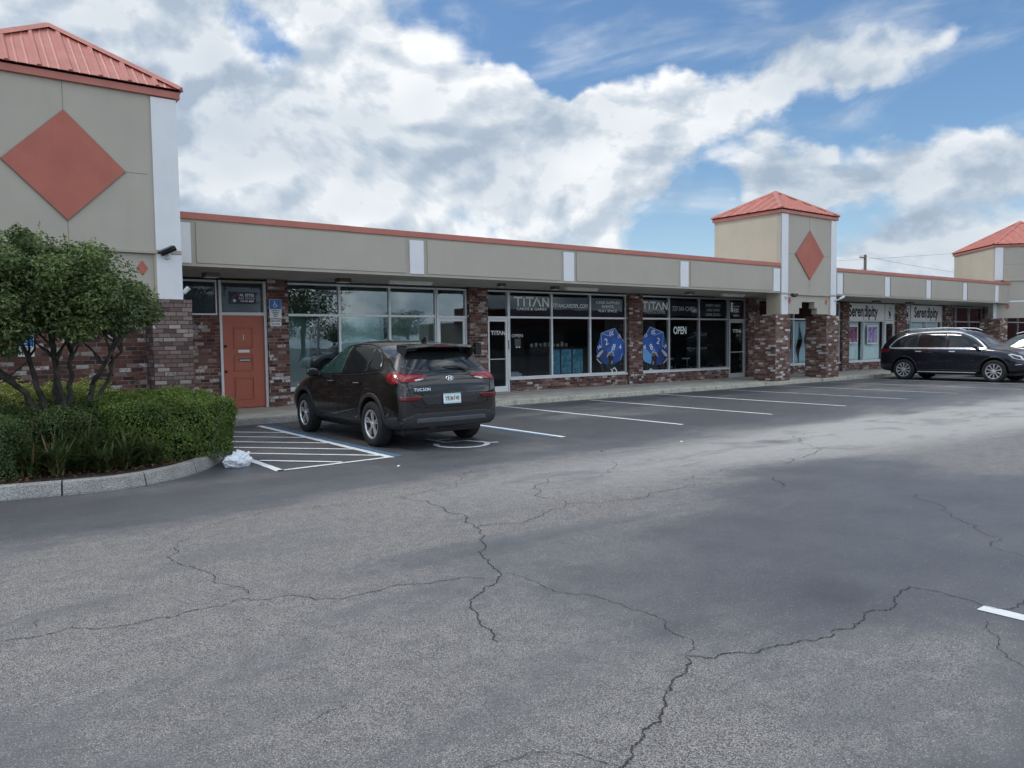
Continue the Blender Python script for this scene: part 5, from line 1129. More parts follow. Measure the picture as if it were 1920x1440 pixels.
# ---- far trees: one peeks over the roof, others stand across the lot and show in the glass
def far_tree(name, label, x, y, h, r, n_=2600, seed=1, group=None):
    rg = np.random.default_rng(seed); rr = random.Random(seed); t = thing(name, label, 'tree', (x, y, 0), group)
    k = MB(); k.tube(wobble((x, y, -.1), (x + .3, y, h * .6), 4, .15, rr), [.28, .24, .2, .16, .1], 8, BARK)
    bl = []
    for i in range(9): a = rr.uniform(0, 2 * PI); q = rr.uniform(0, .7) * r; bl.append((x + q * math.cos(a), y + q * math.sin(a), h * rr.uniform(.5, .86), r * rr.uniform(.35, .55), r * rr.uniform(.35, .55), h * .14)); k.tube([(x, y, h * .4), (bl[-1][0], bl[-1][1], bl[-1][2])], [.09, .03], 6, BARK)
    k.build('trunk', BARK, t, smooth=True); P, d, r_, w_ = crown_pts(n_, bl, rg, .6); leaves('crown', P, d + np.array([0, 0, .5]), .30 * h / 8, .16 * h / 8, LJ, t, rg, .7, .4 + .3 * ((np.sin(w_ * 7.7) * 91.7) % 1))
far_tree('background_tree', 'dark tree top just showing over the flat roof right of the middle tower', 66, 41, 8.6, 2.6, 3500, 21)
for i, (x, y, h, r_) in enumerate(((23, -22, 7.5, 4.2), (13, -20, 6.5, 3.5), (31, -34, 4.6, 4), (38, -38, 4.4, 4), (44, -43, 5.6, 3.5), (17, -30, 6, 4), (27, -38, 5, 4))): far_tree('street_tree', 'broad tree across the parking lot, seen only as a reflection in the shop windows', x, y, h, r_, 3000, 30 + i, 'trees across the parking lot')
# utility pole and wires beyond the roof
WOOD = mat('weathered_wood', (.20, .17, .14), .9, var=.15, scale=3); X0, Y0 = 70.2, 38.1
up_ = thing('utility_pole', 'grey wooden utility pole rising behind the flat roof between the towers', 'utility pole', (X0, Y0, 0)); MB().tube([(X0, Y0, -.1), (X0, Y0, 9.25)], [.17, .13], 10, WOOD).build('pole', WOOD, up_, smooth=True)
MB().box(X0 - .95, X0 - .05, Y0 - .06, Y0 + .06, 8.9, 9.02, WOOD).box(X0 - .6, X0, Y0 - .06, Y0 + .06, 7.72, 7.82, WOOD).build('crossarm', WOOD, up_)
for i, zz in enumerate((9.02, 7.82)):
    MB().tube([(X0 - .85 + i * .3, Y0, zz), (X0 - .85 + i * .3, Y0, zz + .16)], .05, 8, CAMW).build('insulator', CAMW, up_)
for i, (a, b, lab) in enumerate((((X0 - 60, Y0 + 20, 6.5), (X0 + 40, Y0 - 8, 12.5), 'thin overhead wire climbing to the right behind the far tower'), ((X0 - .85, Y0, 9.15), (X0 + 60, Y0 - 5, 9.0), 'thin overhead wire from the top of the utility pole'), ((X0 - .5, Y0, 7.95), (X0 + 60, Y0 - 5, 7.6), 'thin lower overhead wire from the utility pole'))):
    A_, B_ = Vector(a), Vector(b); pts = [A_.lerp(B_, j / 24) - Vector((0, 0, 1.2 * (1 - (2 * j / 24 - 1) ** 2))) for j in range(25)]; tag(MB().tube(pts, .012, 5, WOOD).build('overhead_wire', BLACK), lab, 'wire')
# what stands across the lot (reflected in the glass)
ob = thing('opposite_building', 'long low building with a dark red roof across the lot, reflected in the windows', 'building', (72, -34, 0)); OW = mat('opposite_wall', (.34, .31, .26), .8, var=.1); ORF = mat('opposite_roof', (.13, .035, .032), .7)
MB().box(44, 100, -40, -31, 0, 3.6, OW).build('wall', OW, ob); MB().box(43.5, 100.5, -32, -29.2, 3.3, 5.0, ORF).box(100.6, 210, -40, -30, 0, 9.5, ORF).build('roof', ORF, ob)
for i in range(9): B('window', 46 + i * 6, 49.5 + i * 6, -31.01, -30.9, .8, 2.6, BLACK, ob)
lp = thing('lamp_post', 'tall parking lot lamp post with a flat arm, reflected in the office window', 'lamp post', (18.5, -8, 0)); MB().tube([(18.5, -8, 0), (18.5, -8, 4.6)], [.09, .06], 10, ALUD).build('pole', ALUD, lp, smooth=True); MB().box(18.4, 20.0, -8.1, -7.9, 4.6, 4.72, ALUD).build('arm', ALUD, lp)

# ================================================================== VEHICLES
def paint(name, base, metal=.38, flake=True):
    def fn(q, b, p):
        f = q.noise(p, 900, 1); q.L(q.mix(f, tuple(c * .8 for c in base), tuple(c * 1.25 for c in base)), b.inputs['Base Color'])
        b.inputs['Metallic'].default_value = metal; b.inputs['Roughness'].default_value = .30; b.inputs['Coat Weight'].default_value = 1; b.inputs['Coat Roughness'].default_value = .03
        d = q.ramp(q.noise(p, 3, 3, .5), [(.4, .27), (.75, .33)]); q.L(d, b.inputs['Roughness'])
    return mat(name, fn=fn)
PBR = paint('paint_brown_black', (.010, .0088, .0078), .25); PBK = paint('paint_blue_black', (.003, .004, .010), .0); PSV = paint('paint_grey', (.16, .17, .18), .5)
CLAD = mat('black_plastic', (.030, .031, .034), .55, var=.06, scale=12, bump=.1, bscale=300); CGL = mat('car_glass', (.010, .013, .014), .03, spec=.9, var=.02); CGG = mat('car_glass_green', (.025, .055, .05), .03, spec=.9, var=.02)
TYRE = mat('tyre_rubber', (.020, .020, .021), .85, var=.15, scale=20, bump=.4, bscale=160); RIM = mat('alloy', (.72, .72, .73), .30, metal=.7, var=.03); CHR = mat('chrome', (.88, .88, .89), .18, metal=.7, var=.01)
TAIL = mat('lamp_red', (.22, .005, .008), .14, var=.10, scale=16, coat=.6); TAILD = mat('lamp_red_dark', (.12, .004, .008), .2, coat=.6); LAMPC = mat('lamp_clear', (.55, .57, .60), .12, var=.25, scale=20, coat=.8); SEAMC = mat('seam_black', (.004, .004, .004), .8, var=.1)
PLB = mat('plate_print', fn=lambda q, b, p: (q.L(q.mix(q.smooth(q.m('ABSOLUTE', q.m('SUBTRACT', q.sep(p)[2], .745)), .045, .07), (.78, .82, .80), (.35, .55, .60)), b.inputs['Base Color']), None)[1])


def poly_fill(poly, sp=.03):
    """triangulated interior of a polygon with extra points inside, so it can be draped on a curved body"""
    P = []
    n_ = len(poly)
    for i in range(n_):
        a = Vector(poly[i]); b = Vector(poly[(i + 1) % n_]); k = max(1, int((b - a).length / sp)); P += [a.lerp(b, j / k) for j in range(k)]
    nb = len(P); xs = [p.x for p in P]; ys = [p.y for p in P]
    x = min(xs) + sp / 2
    while x < max(xs):
        y = min(ys) + sp / 2
        while y < max(ys): P.append(Vector((x + .0011, y + .0007))); y += sp
        x += sp
    v, e, f, *_ = delaunay_2d_cdt(P, [(i, (i + 1) % nb) for i in range(nb)], [list(range(nb))], 1, 1e-6)
    return v, f


class Car:
    def __init__(s, label, cat, stations, mpaint, name):
        s.root = thing(name, label, cat); s.m = mpaint
        rings = []
        for (l, zb, zs, zbt, zt, wm, wb, wt) in stations:
            H = [(0, zb), (.72 * wm, zb), (wm * .955, zb + .05), (wm * .99, zb + (zs - zb) * .5), (wm, zs), (wb + (wm - wb) * .45, zbt - .045), (wb, zbt + .015), (wt + (wb - wt) * .48, zbt + (zt - zbt) * .52), (wt + .02, zt - min(.075, (zt - zbt) * .3)), (wt * .62, zt - .012), (0, zt)]
            rings.append([(w, l, z) for w, z in H] + [(-w, l, z) for w, z in H[-2:0:-1]])
        n_ = len(rings[0]); vs = [v for r in rings for v in r]; fs = []
        for i in range(len(rings) - 1):
            for k in range(n_): fs.append((i * n_ + k, i * n_ + (k + 1) % n_, (i + 1) * n_ + (k + 1) % n_, (i + 1) * n_ + k))
        for base, fl in ((0, False), ((len(rings) - 1) * n_, True)):
            for k in range(10):
                a, b = base + k, base + k + 1; c, d = base + (n_ - k - 1) % n_, base + (n_ - k) % n_
                f = (a, b, c, d) if 0 < k < 9 else ((a, b, c) if k == 0 else (a, b, d))
                fs.append(f[::-1] if fl else f)
        me = bpy.data.meshes.new('cage'); me.from_pydata(vs, [], fs); bm = bmesh.new(); bm.from_mesh(me); bmesh.ops.remove_doubles(bm, verts=bm.verts, dist=1e-5); bmesh.ops.recalc_face_normals(bm, faces=bm.faces); bm.to_mesh(me); bm.free()
        o = bpy.data.objects.new('cage', me); COL.objects.link(o); sub_ = o.modifiers.new('s', 'SUBSURF'); sub_.levels = 2; sub_.render_levels = 2
        dg = bpy.context.evaluated_depsgraph_get(); s.smooth = bpy.data.meshes.new_from_object(o.evaluated_get(dg)); bpy.data.objects.remove(o)
        s.bvh = BVHTree.FromPolygons([v.co[:] for v in s.smooth.vertices], [tuple(p.vertices) for p in s.smooth.polygons])
    def body(s, wells):
        o = bpy.data.objects.new('cage', s.smooth); COL.objects.link(o); s.smooth.materials.append(s.m)
        c = MB()
        for (l, z, r, sg, w0) in wells: c.lathe([(0, sg * w0), (r, sg * w0), (r, sg * 1.3), (0, sg * 1.3)], 40, 'x', SEAMC, M=Matrix.Translation((0, l, z)))
        co = c.build('cut', SEAMC, s.root); md = o.modifiers.new('b', 'BOOLEAN'); md.object = co; md.operation = 'DIFFERENCE'; md.solver = 'EXACT'
        try: md.material_mode = 'TRANSFER'
        except Exception: pass
        dg = bpy.context.evaluated_depsgraph_get(); me = bpy.data.meshes.new_from_object(o.evaluated_get(dg)); bpy.data.objects.remove(o); bpy.data.objects.remove(co)
        me.polygons.foreach_set('use_smooth', [True] * len(me.polygons)); me.set_sharp_from_angle(angle=math.radians(34)); me.name = 'body'
        b = bpy.data.objects.new('body', me); COL.objects.link(b); b.parent = s.root; s.bodyo = b; return b
    def hit(s, a, b, plane):
        o, d = {'L': ((-3, a, b), (1, 0, 0)), 'R': ((3, a, b), (-1, 0, 0)), 'B': ((a, -5, b), (0, 1, 0)), 'F': ((a, 5, b), (0, -1, 0)), 'T': ((a, b, 4), (0, 0, -1))}[plane]
        loc, nrm, i, dist = s.bvh.ray_cast(Vector(o), Vector(d))
        if loc is None:
            q = {'L': (-.9, a, b), 'R': (.9, a, b), 'B': (a, -2.2, b), 'F': (a, 2.2, b), 'T': (a, b, 1.0)}[plane]; loc, nrm, i, dist = s.bvh.find_nearest(Vector(q))
        if nrm.dot(Vector(d)) > 0: nrm = -nrm
        return loc, nrm
    def panel(s, name, poly, plane, m, off=.004, thick=.004, parent=None, sp=.035, both=True):
        if plane == 'S':
            r = [s.panel(name, poly, p, m, off, thick, parent, sp) for p in 'LR']; return r[0]
        v, f = poly_fill(poly, sp); vs = []
        for p in v:
            loc, nr = s.hit(p.x, p.y, plane); vs.append(tuple(loc + nr * off))
        me = bpy.data.meshes.new(name); me.from_pydata(vs, [], [tuple(x) for x in f]); bm = bmesh.new(); bm.from_mesh(me)
        bm.normal_update()
        dv = {'L': (1, 0, 0), 'R': (-1, 0, 0), 'B': (0, 1, 0), 'F': (0, -1, 0), 'T': (0, 0, -1)}[plane]
        for q in bm.faces:
            if q.normal.dot(Vector(dv)) > 0: q.normal_flip()
        bm.to_mesh(me); bm.free(); me.materials.append(m); me.polygons.foreach_set('use_smooth', [True] * len(me.polygons))
        o = bpy.data.objects.new(name, me); COL.objects.link(o); o.parent = parent or s.root
        sm = o.modifiers.new('thick', 'SOLIDIFY'); sm.thickness = thick + off; sm.offset = -1
        return o
    def line(s, name, pts, plane, w, m, off=.002, parent=None, thick=.001):
        """a thin band following the body"""
        if plane == 'S':
            for p in 'LR': s.line(name, pts, p, w, m, off, parent, thick)
            return
        P = catmull(pts, 6) if len(pts) > 2 else [Vector(pts[0]).lerp(Vector(pts[1]), i / 8) for i in range(9)]
        vs = []
        for i in range(len(P)):
            d = (P[min(i + 1, len(P) - 1)] - P[max(i - 1, 0)]).normalized()
            for sg in (-1, 1):
                q = P[i] + Vector((-d.y, d.x)) * w / 2 * sg; loc, nr = s.hit(q.x, q.y, plane); vs.append(tuple(loc + nr * off))
        me = MB().add(vs, [(2 * i, 2 * i + 1, 2 * i + 3, 2 * i + 2) for i in range(len(P) - 1)], m).build(name, m, parent or s.root); k = me.modifiers.new('thick', 'SOLIDIFY'); k.thickness = thick + abs(off) * .9; k.offset = 0
    def wheel(s, x, l, r, wd, spokes, rimr, style):
        w = bpy.data.objects.new('wheel', None); COL.objects.link(w); w.parent = s.root; w.location = (x, l, r - .006); sg = 1 if x > 0 else -1
        MT = Matrix.Translation((x, l, r - .006)); h = wd / 2
        R_ = rimr; prof = [(R_ + .0, -h * .80), (R_ + .012, -h * .93), (R_ + .045, -h * 1.0), (r - .045, -h * .99), (r - .012, -h * .86), (r, -h * .60), (r + .001, 0), (r, h * .60), (r - .012, h * .86), (r - .045, h * .99), (R_ + .045, h * 1.0), (R_ + .012, h * .93), (R_, h * .80)]
        MB().lathe(prof, 56, 'x', TYRE, closed=True, M=MT).build('tyre', TYRE, w, smooth=50)
        b = MB(); o_ = h * .78 * sg
        b.lathe([(R_ + .006, o_), (R_ + .008, o_ + .012 * sg), (R_ - .012, o_ + .010 * sg), (R_ - .018, o_ - .004 * sg)], 56, 'x', RIM, M=MT)
        b.lathe([(R_ - .018, o_ - .004 * sg), (R_ - .03, o_ - .03 * sg), (R_ - .04, -o_)], 56, 'x', CLAD, M=MT)
        hub = o_ - .012 * sg
        b.lathe([(0, hub + .016 * sg), (.030, hub + .016 * sg), (.034, hub + .006 * sg), (.062, hub), (.066, hub - .03 * sg), (0, hub - .03 * sg)], 28, 'x', RIM, M=MT)
        for k in range(spokes):
            for da, wid in (((-.15, .012), (.15, .012)) if style == 'twin' else ((0, .021),)):
                a = 2 * PI * k / spokes + .3; a0 = a + da * .35; a1 = a + da
                p0 = Vector((0, math.cos(a0) * .05, math.sin(a0) * .05)); p1 = Vector((0, math.cos(a1) * (R_ - .012), math.sin(a1) * (R_ - .012))); d_ = (p1 - p0).normalized(); sd = Vector((0, -d_.z, d_.y))
                vs = []
                for q, ww, xx in ((p0, wid * .8, hub + .004 * sg), (p0.lerp(p1, .5), wid * .85, hub + .012 * sg), (p1, wid * 1.7 if style == 'twin' else wid * 1.4, hub + .004 * sg)):
                    vs += [q - sd * ww + Vector((xx - .028 * sg, 0, 0)), q - sd * ww * .8 + Vector((xx, 0, 0)), q + sd * ww * .8 + Vector((xx, 0, 0)), q + sd * ww + Vector((xx - .028 * sg, 0, 0))]
                fs = [];
                for i in range(2): fs += [(4 * i + j, 4 * i + (j + 1) % 4, 4 * i + 4 + (j + 1) % 4, 4 * i + 4 + j) for j in range(4)]
                fs += [(3, 2, 1, 0), (8, 9, 10, 11)]; b.add(vs, fs, RIM, M=MT)
        b.build('rim', RIM, w, smooth=35)
        MB().lathe([(0, o_ - .075 * sg), (R_ - .035, o_ - .075 * sg), (R_ - .035, o_ - .09 * sg), (0, o_ - .09 * sg)], 32, 'x', mat('brake_dark', (.035, .035, .037), .6, metal=.4), M=MT).build('brake_disc', RIM, w)
    def place(s, x, y, rot): s.root.location = (x, y, 0); s.root.rotation_euler = (0, 0, rot)


def arc(l, z, r0, r1, a0, a1, k=22):
    A_ = [math.radians(a0 + (a1 - a0) * i / k) for i in range(k + 1)]
    return [(l + r1 * math.cos(a), z + r1 * math.sin(a)) for a in A_] + [(l + r0 * math.cos(a), z + r0 * math.sin(a)) for a in reversed(A_)]


def mirror_set(c, l, z, w, m, s_=1.0, glassm=None):
    for sg in (-1, 1):
        mb = MB(); bm = bmesh.new(); bmesh.ops.create_icosphere(bm, subdivisions=3, radius=1)
        vs = [(v.co.x * .115 * s_, v.co.y * .075 * s_ * (1 if v.co.y > 0 else .45), v.co.z * .075 * s_) for v in bm.verts]; fs = [tuple(v.index for v in f.verts) for f in bm.faces]; bm.free()
        mb.add(vs, fs, m, M=Matrix.Translation((sg * (w + .115), l, z))); mb.tube([(sg * (w - .06), l + .02, z - .06), (sg * (w + .06), l + .01, z - .03)], [.035, .028], 8, CLAD)
        o = mb.build('mirror', m, c.root, smooth=60); MB().box(sg * (w + .115) - .085 * s_, sg * (w + .115) + .085 * s_, l - .040 * s_, l - .034 * s_, z - .045 * s_, z + .045 * s_, CGL).build('mirror_glass', CGL, o)


# --------------------------------------------------------- brown compact SUV in the accessible bay
ST = [(-2.20, .42, .58, .74, .80, .70, .66, .50), (-2.185, .34, .60, .86, .95, .825, .79, .62), (-2.14, .30, .66, .98, 1.08, .875, .845, .68), (-2.06, .28, .72, 1.05, 1.19, .905, .865, 0.630), (-1.96, .27, .76, 1.09, 1.32, .918, .872, 0.612),
      (-1.84, .26, .78, 1.11, 1.455, .922, .872, 0.599), (-1.72, .26, .79, 1.115, 1.55, .924, .872, 0.590), (-1.45, .26, .79, 1.11, 1.605, .926, .872, 0.581), (-1.0, .25, .78, 1.10, 1.638, .924, .872, 0.581), (-.4, .25, .77, 1.085, 1.655, .920, .872, 0.581),
      (.10, .25, .76, 1.07, 1.638, .918, .868, 0.576), (.42, .25, .76, 1.06, 1.56, .918, .865, 0.576), (.75, .25, .76, 1.05, 1.37, .920, .862, 0.590), (1.02, .25, .77, 1.035, 1.17, .922, .86, .68), (1.18, .26, .77, 1.01, 1.075, .922, .855, .70), (1.45, .27, .77, .965, 1.03, .920, .84, .70),
      (1.80, .28, .73, .90, .955, .905, .80, .66), (2.05, .30, .66, .80, .845, .86, .74, .60), (2.18, .34, .58, .68, .72, .78, .66, .5), (2.215, .42, .54, .60, .63, .64, .54, .4)]
def compact(label, mp, name, detail=True, rails=False):
    c = Car(label, 'car', ST, mp, name); RW, LR, LF = .352, -1.32, 1.35
    c.body([(LR, RW + .02, .405, 1, .52), (LR, RW + .02, .405, -1, .52), (LF, RW + .02, .405, 1, .52), (LF, RW + .02, .405, -1, .52)])
    for x in (-.815, .815):
        for l in (LR, LF): c.wheel(x, l, RW, .225, 5, .218, 'twin')
    for l in (LR, LF): c.panel('arch_trim', arc(l, RW + .02, .398, .462, -14, 194), 'S', CLAD, .014, .006)
    c.panel('sill_trim', [(LR + .40, .265), (LF - .40, .265), (LF - .42, .40), (0, .365), (LR + .42, .40)], 'S', CLAD, .014, .004)
    c.panel('bumper_trim', [(-1.74, .30), (-2.10, .32), (-2.10, .50), (-1.80, .47)], 'S', CLAD, .012, .004)
    c.panel('bumper_trim', [(-.80, .33), (.80, .33), (.83, .48), (.62, .545), (-.62, .545), (-.83, .48)], 'B', CLAD, .018, .006); c.panel('bumper_trim', [(-.62, .40), (.62, .40), (.60, .47), (-.60, .47)], 'B', mat('bumper_grey', (.075, .078, .085), .45, var=.05), .026, .004)
    # glass
    g1 = c.panel('side_window', [(.86, 1.075), (.60, 1.285), (.32, 1.45), (.05, 1.535), (-.07, 1.545), (-.16, 1.10)], 'S', CGG, .005); c.panel('side_window', [(-.235, 1.105), (-.15, 1.545), (-.60, 1.55), (-.98, 1.515), (-1.035, 1.135)], 'S', CGL, .005)
    c.panel('quarter_window', [(-1.085, 1.14), (-1.03, 1.508), (-1.26, 1.45), (-1.43, 1.33), (-1.50, 1.215), (-1.44, 1.165)], 'S', CGL, .005)
    c.line('window_trim', [(.93, 1.045), (.4, 1.062), (-.4, 1.082), (-1.1, 1.115), (-1.5, 1.15)], 'S', .018, SEAMC, .006)
    c.line('window_trim', [(.93, 1.05), (.62, 1.31), (.32, 1.478), (0, 1.562), (-.5, 1.578), (-.98, 1.54), (-1.22, 1.465), (-1.42, 1.34), (-1.54, 1.21), (-1.5, 1.15)], 'S', .012, CLAD, .006)
    rw = c.panel('rear_window', [(-.545, 1.455), (.545, 1.455), (.63, 1.36), (.715, 1.215), (.50, 1.155), (0, 1.135), (-.50, 1.155), (-.715, 1.215), (-.63, 1.36)], 'B', CGL, .004)
    c.panel('windscreen', [(-.60, .32), (.60, .32), (.68, .98), (0, 1.08), (-.68, .98)], 'T', CGL, .004)
    # spoiler
    sp = MB(); n_ = 14; vs = []
    for i in range(n_ + 1):
        u = -1 + 2 * i / n_; x = .585 * u; yb_ = -1.985 + .10 * u * u; vs += [(x, -1.58, 1.585 - .028 * u * u), (x, yb_, 1.572 - .030 * u * u), (x, yb_ - .004, 1.535 - .03 * u * u), (x, -1.86 + .03 * u * u, 1.478 - .02 * u * u), (x, -1.62, 1.52)]
    fs = []
    for i in range(n_): fs += [(5 * i + j, 5 * i + (j + 1) % 5, 5 * i + 5 + (j + 1) % 5, 5 * i + 5 + j) for j in range(5)]
    fs += [(4, 3, 2, 1, 0), tuple(range(5 * n_, 5 * n_ + 5))]; sp.add(vs, fs, mp); so_ = sp.build('spoiler', mp, c.root, smooth=40)
    MB().box(-.16, .16, -1.995, -1.975, 1.522, 1.545, TAILD).build('brake_light', TAILD, so_)
    for sg in (-1, 1): MB().prism([(-1.62, 1.545), (-1.96, 1.505), (-1.90, 1.43), (-1.76, 1.28), (-1.66, 1.40)], .012 * sg, 'x', sg * .600, CLAD).build('spoiler_fin', CLAD, so_)
    wp = MB(); p0 = c.hit(.33, 1.17, 'B'); p1 = c.hit(-.05, 1.215, 'B'); pA, pB = p0[0] + p0[1] * .02, p1[0] + p1[1] * .02; wp.tube([pA, pA.lerp(pB, .4) + Vector((0, -.015, .02)), pB], [.022, .015, .007], 8, CLAD); wp.tube([pA + Vector((0, 0, -.02)), pA], [.03, .02], 8, CLAD); wp.tube([pA + (pA - pB).normalized() * -.06, pA + Vector((.16, -.004, .01))], [.010, .006], 6, CLAD); wp.build('wiper', CLAD, c.root)
    # lamps
    for sg in (-1, 1):
        t = c.panel('tail_light', [(sg * .38, 1.098), (sg * .60, 1.115), (sg * .80, 1.125), (sg * .86, 1.06), (sg * .80, 1.005), (sg * .60, 1.02), (sg * .42, 1.065)], 'B', TAIL, .012, .004)
        c.panel('reverse_light', [(sg * .44, 1.052), (sg * .60, 1.040), (sg * .60, 1.012), (sg * .47, 1.038)], 'B', LAMPC, .018, .003, t)
        c.panel('reflector', [(sg * .52, .80), (sg * .86, .80), (sg * .86, .735), (sg * .56, .735)], 'B', TAILD, .012, .003)
        c.panel('tail_light', [(-2.115, .99), (-2.02, 1.145), (-1.90, 1.155), (-1.78, 1.10), (-1.86, 1.02), (-1.99, .985)], 'L' if sg < 0 else 'R', TAIL, .014, .004)
        c.panel('headlight', [(2.08, .70), (1.80, .86), (1.70, .84), (1.98, .68)], 'L' if sg < 0 else 'R', LAMPC, .01)
    # seams
    for pts in ([(-.13, 1.07), (-.16, .75), (-.12, .45), (-.05, .40)], [(1.02, 1.02), (1.0, .75), (.92, .50), (.90, .40)], [(-1.46, 1.12), (-1.34, .98), (-1.05, .88), (-.93, .74), (-.86, .50), (-.80, .40)], [(.90, .40), (-.80, .40)]): c.line('door_seam', pts, 'S', .009, SEAMC, .0016)
    c.line('crease', [(1.2, .845), (.4, .875), (-.5, .90), (-1.6, .955)], 'S', .010, mp, .005)
    c.line('tailgate_seam', [(-.72, 1.36), (-.80, 1.16), (-.74, .98), (-.70, .80), (-.64, .66), (-.40, .625), (.40, .625), (.64, .66), (.70, .80), (.74, .98), (.80, 1.16), (.72, 1.36)], 'B', .011, SEAMC, .0016)
    c.line('bumper_seam', [(-1.72, .72), (-1.9, .80), (-2.1, .86)], 'S', .009, SEAMC, .0016)
    for l in (.02, -.98): c.line('door_handle', [(l - .02, .965), (l + .17, .958)], 'S', .026, mp, .034, thick=.012); c.line('handle_trim', [(l - .01, .972), (l + .16, .965)], 'S', .008, CHR, .046, thick=.002)
    # plate recess, plate
    c.panel('plate_recess', [(-.56, .80), (.56, .80), (.44, .655), (-.44, .655)], 'B', CLAD, .006, .002)
    L_, N_ = c.hit(0, .745, 'B'); Mp = Matrix.Translation(L_ + Vector((0, -.022, 0))) @ Matrix.Rotation(math.radians(-4), 4, 'X')
    if detail:
        pl = MB().box(-.155, .155, -.004, .004, -.078, .078, PLB).build('licence_plate', PLB, c.root, M=Mp, bevel=.003)
        text_mesh('plate_number', 'YRX T49', .098, mat('plate_ink', (.03, .12, .14), .5), (0, 0, 0), pl, .68, .0016, .001, M=Mp @ Matrix.Translation((0, -.006, -.002)) @ Matrix.Rotation(PI / 2, 4, 'X'))
        MB().lathe([(0, -.0065), (.020, -.0065), (.022, -.0045)], 14, 'y', mat('orange_fruit', (.55, .20, .03), .5), M=Mp @ Matrix.Translation((.004, 0, 0))).build('plate_fruit', PLB, pl, M=None)
        Lb, Nb = c.hit(0, 1.045, 'B'); Mb = Matrix.Translation(Lb + Nb * .010) @ Matrix.Rotation(math.radians(-14), 4, 'X')
        e = MB(); e.tube([(.062 * math.cos(t), 0, .033 * math.sin(t)) for t in [2 * PI * i / 28 for i in range(29)]], .0055, 6, CHR)
        e.prism([(-.034, -.022), (-.020, -.023), (-.006, .0), (-.014, .023), (-.028, .022)], -.006, 'y', 0, CHR).prism([(.034, .022), (.020, .023), (.006, .0), (.014, -.023), (.028, -.022)], -.006, 'y', 0, CHR).prism([(-.012, -.005), (.012, .0), (.012, .008), (-.012, .004)], -.006, 'y', 0, CHR); e.build('emblem', CHR, c.root, M=Mb)
        for i_, ch_ in enumerate('TUCSON'):
            Lt, Nt = c.hit(-.62 + i_ * .047, .895, 'B'); ang = math.atan2(Nt.x, -Nt.y)
            text_mesh('badge_letter', ch_, .060, CHR, (0, 0, 0), c.root, 1.10, .001, .002, M=Matrix.Translation(Lt + Nt * .006) @ Matrix.Rotation(ang, 4, 'Z') @ Matrix.Rotation(PI / 2 - math.asin(max(-1, min(1, Nt.z))), 4, 'X'))
    # roof fin, underbody, exhaust
    MB().prism([(-1.30, 1.60), (-1.44, 1.68), (-1.50, 1.685), (-1.51, 1.60)], .03, 'x', -.015, mp).build('antenna', mp, c.root, bevel=.008)
    MB().box(-.70, .70, -1.9, 1.9, .20, .30, CLAD).build('underbody', CLAD, c.root, bevel=.03)
    mirror_set(c, .74, 1.10, .87, mp)
    if rails:
        for sg in (-1, 1): MB().tube([(sg * .60, -1.35, 1.62), (sg * .61, -1.1, 1.685), (sg * .61, .0, 1.70), (sg * .60, .28, 1.63)], .017, 8, ALU).build('roof_rail', ALU, c.root, smooth=True)
    return c
car1 = compact('dark brown compact SUV parked nose-in in the accessible bay, seen from behind', PBR, 'parked_car'); car1.place(6.245, 12.06, 0)
car3 = compact('grey car mostly hidden behind the black SUV at the right edge', PSV, 'parked_car', False, True); car3.place(32.45, 11.2, 0)

# --------------------------------------------------------- large black SUV at the right
SG = [(-2.46, .46, .62, .82, .90, .72, .70, .52), (-2.445, .38, .66, .95, 1.05, .86, .82, .66), (-2.39, .33, .74, 1.08, 1.30, .92, .875, .70), (-2.29, .30, .80, 1.12, 1.48, .955, .895, .69), (-2.16, .29, .84, 1.14, 1.63, .965, .90, .67), (-1.96, .28, .86, 1.15, 1.735, .97, .90, .66),
      (-1.5, .28, .86, 1.15, 1.785, .972, .90, .665), (-.9, .27, .85, 1.145, 1.81, .972, .90, .665), (-.2, .27, .84, 1.135, 1.815, .97, .90, .665), (.30, .27, .84, 1.125, 1.79, .97, .895, .665), (.60, .27, .84, 1.12, 1.70, .97, .893, .67), (.95, .27, .85, 1.115, 1.50, .972, .89, .69), (1.22, .28, .86, 1.105, 1.30, .972, .885, .72),
      (1.38, .28, .86, 1.10, 1.19, .972, .88, .74), (1.75, .29, .86, 1.075, 1.155, .97, .86, .74), (2.10, .31, .80, 1.0, 1.085, .95, .82, .70), (2.32, .33, .72, .86, .91, .89, .76, .62), (2.43, .38, .62, .72, .76, .80, .66, .5), (2.46, .46, .58, .64, .67, .64, .54, .4)]
c = Car('large black SUV with chrome window trim parked side-on at the right, beyond the stalls', 'car', SG, PBK, 'parked_suv'); RW, LR, LF = .378, -1.51, 1.49
c.body([(l, RW + .02, .44, sg, .55) for l in (LR, LF) for sg in (-1, 1)])
for x in (-.86, .86):
    for l in (LR, LF): c.wheel(x, l, RW, .25, 10, .248, 'single')
for l in (LR, LF): c.panel('arch_trim', arc(l, RW + .02, .433, .482, -12, 192), 'S', mat('arch_gloss', (.016, .017, .020), .35), .012, .006)
c.panel('sill_trim', [(LR + .44, .29), (LF - .44, .29), (LF - .44, .40), (LR + .44, .40)], 'S', CLAD, .012, .004)
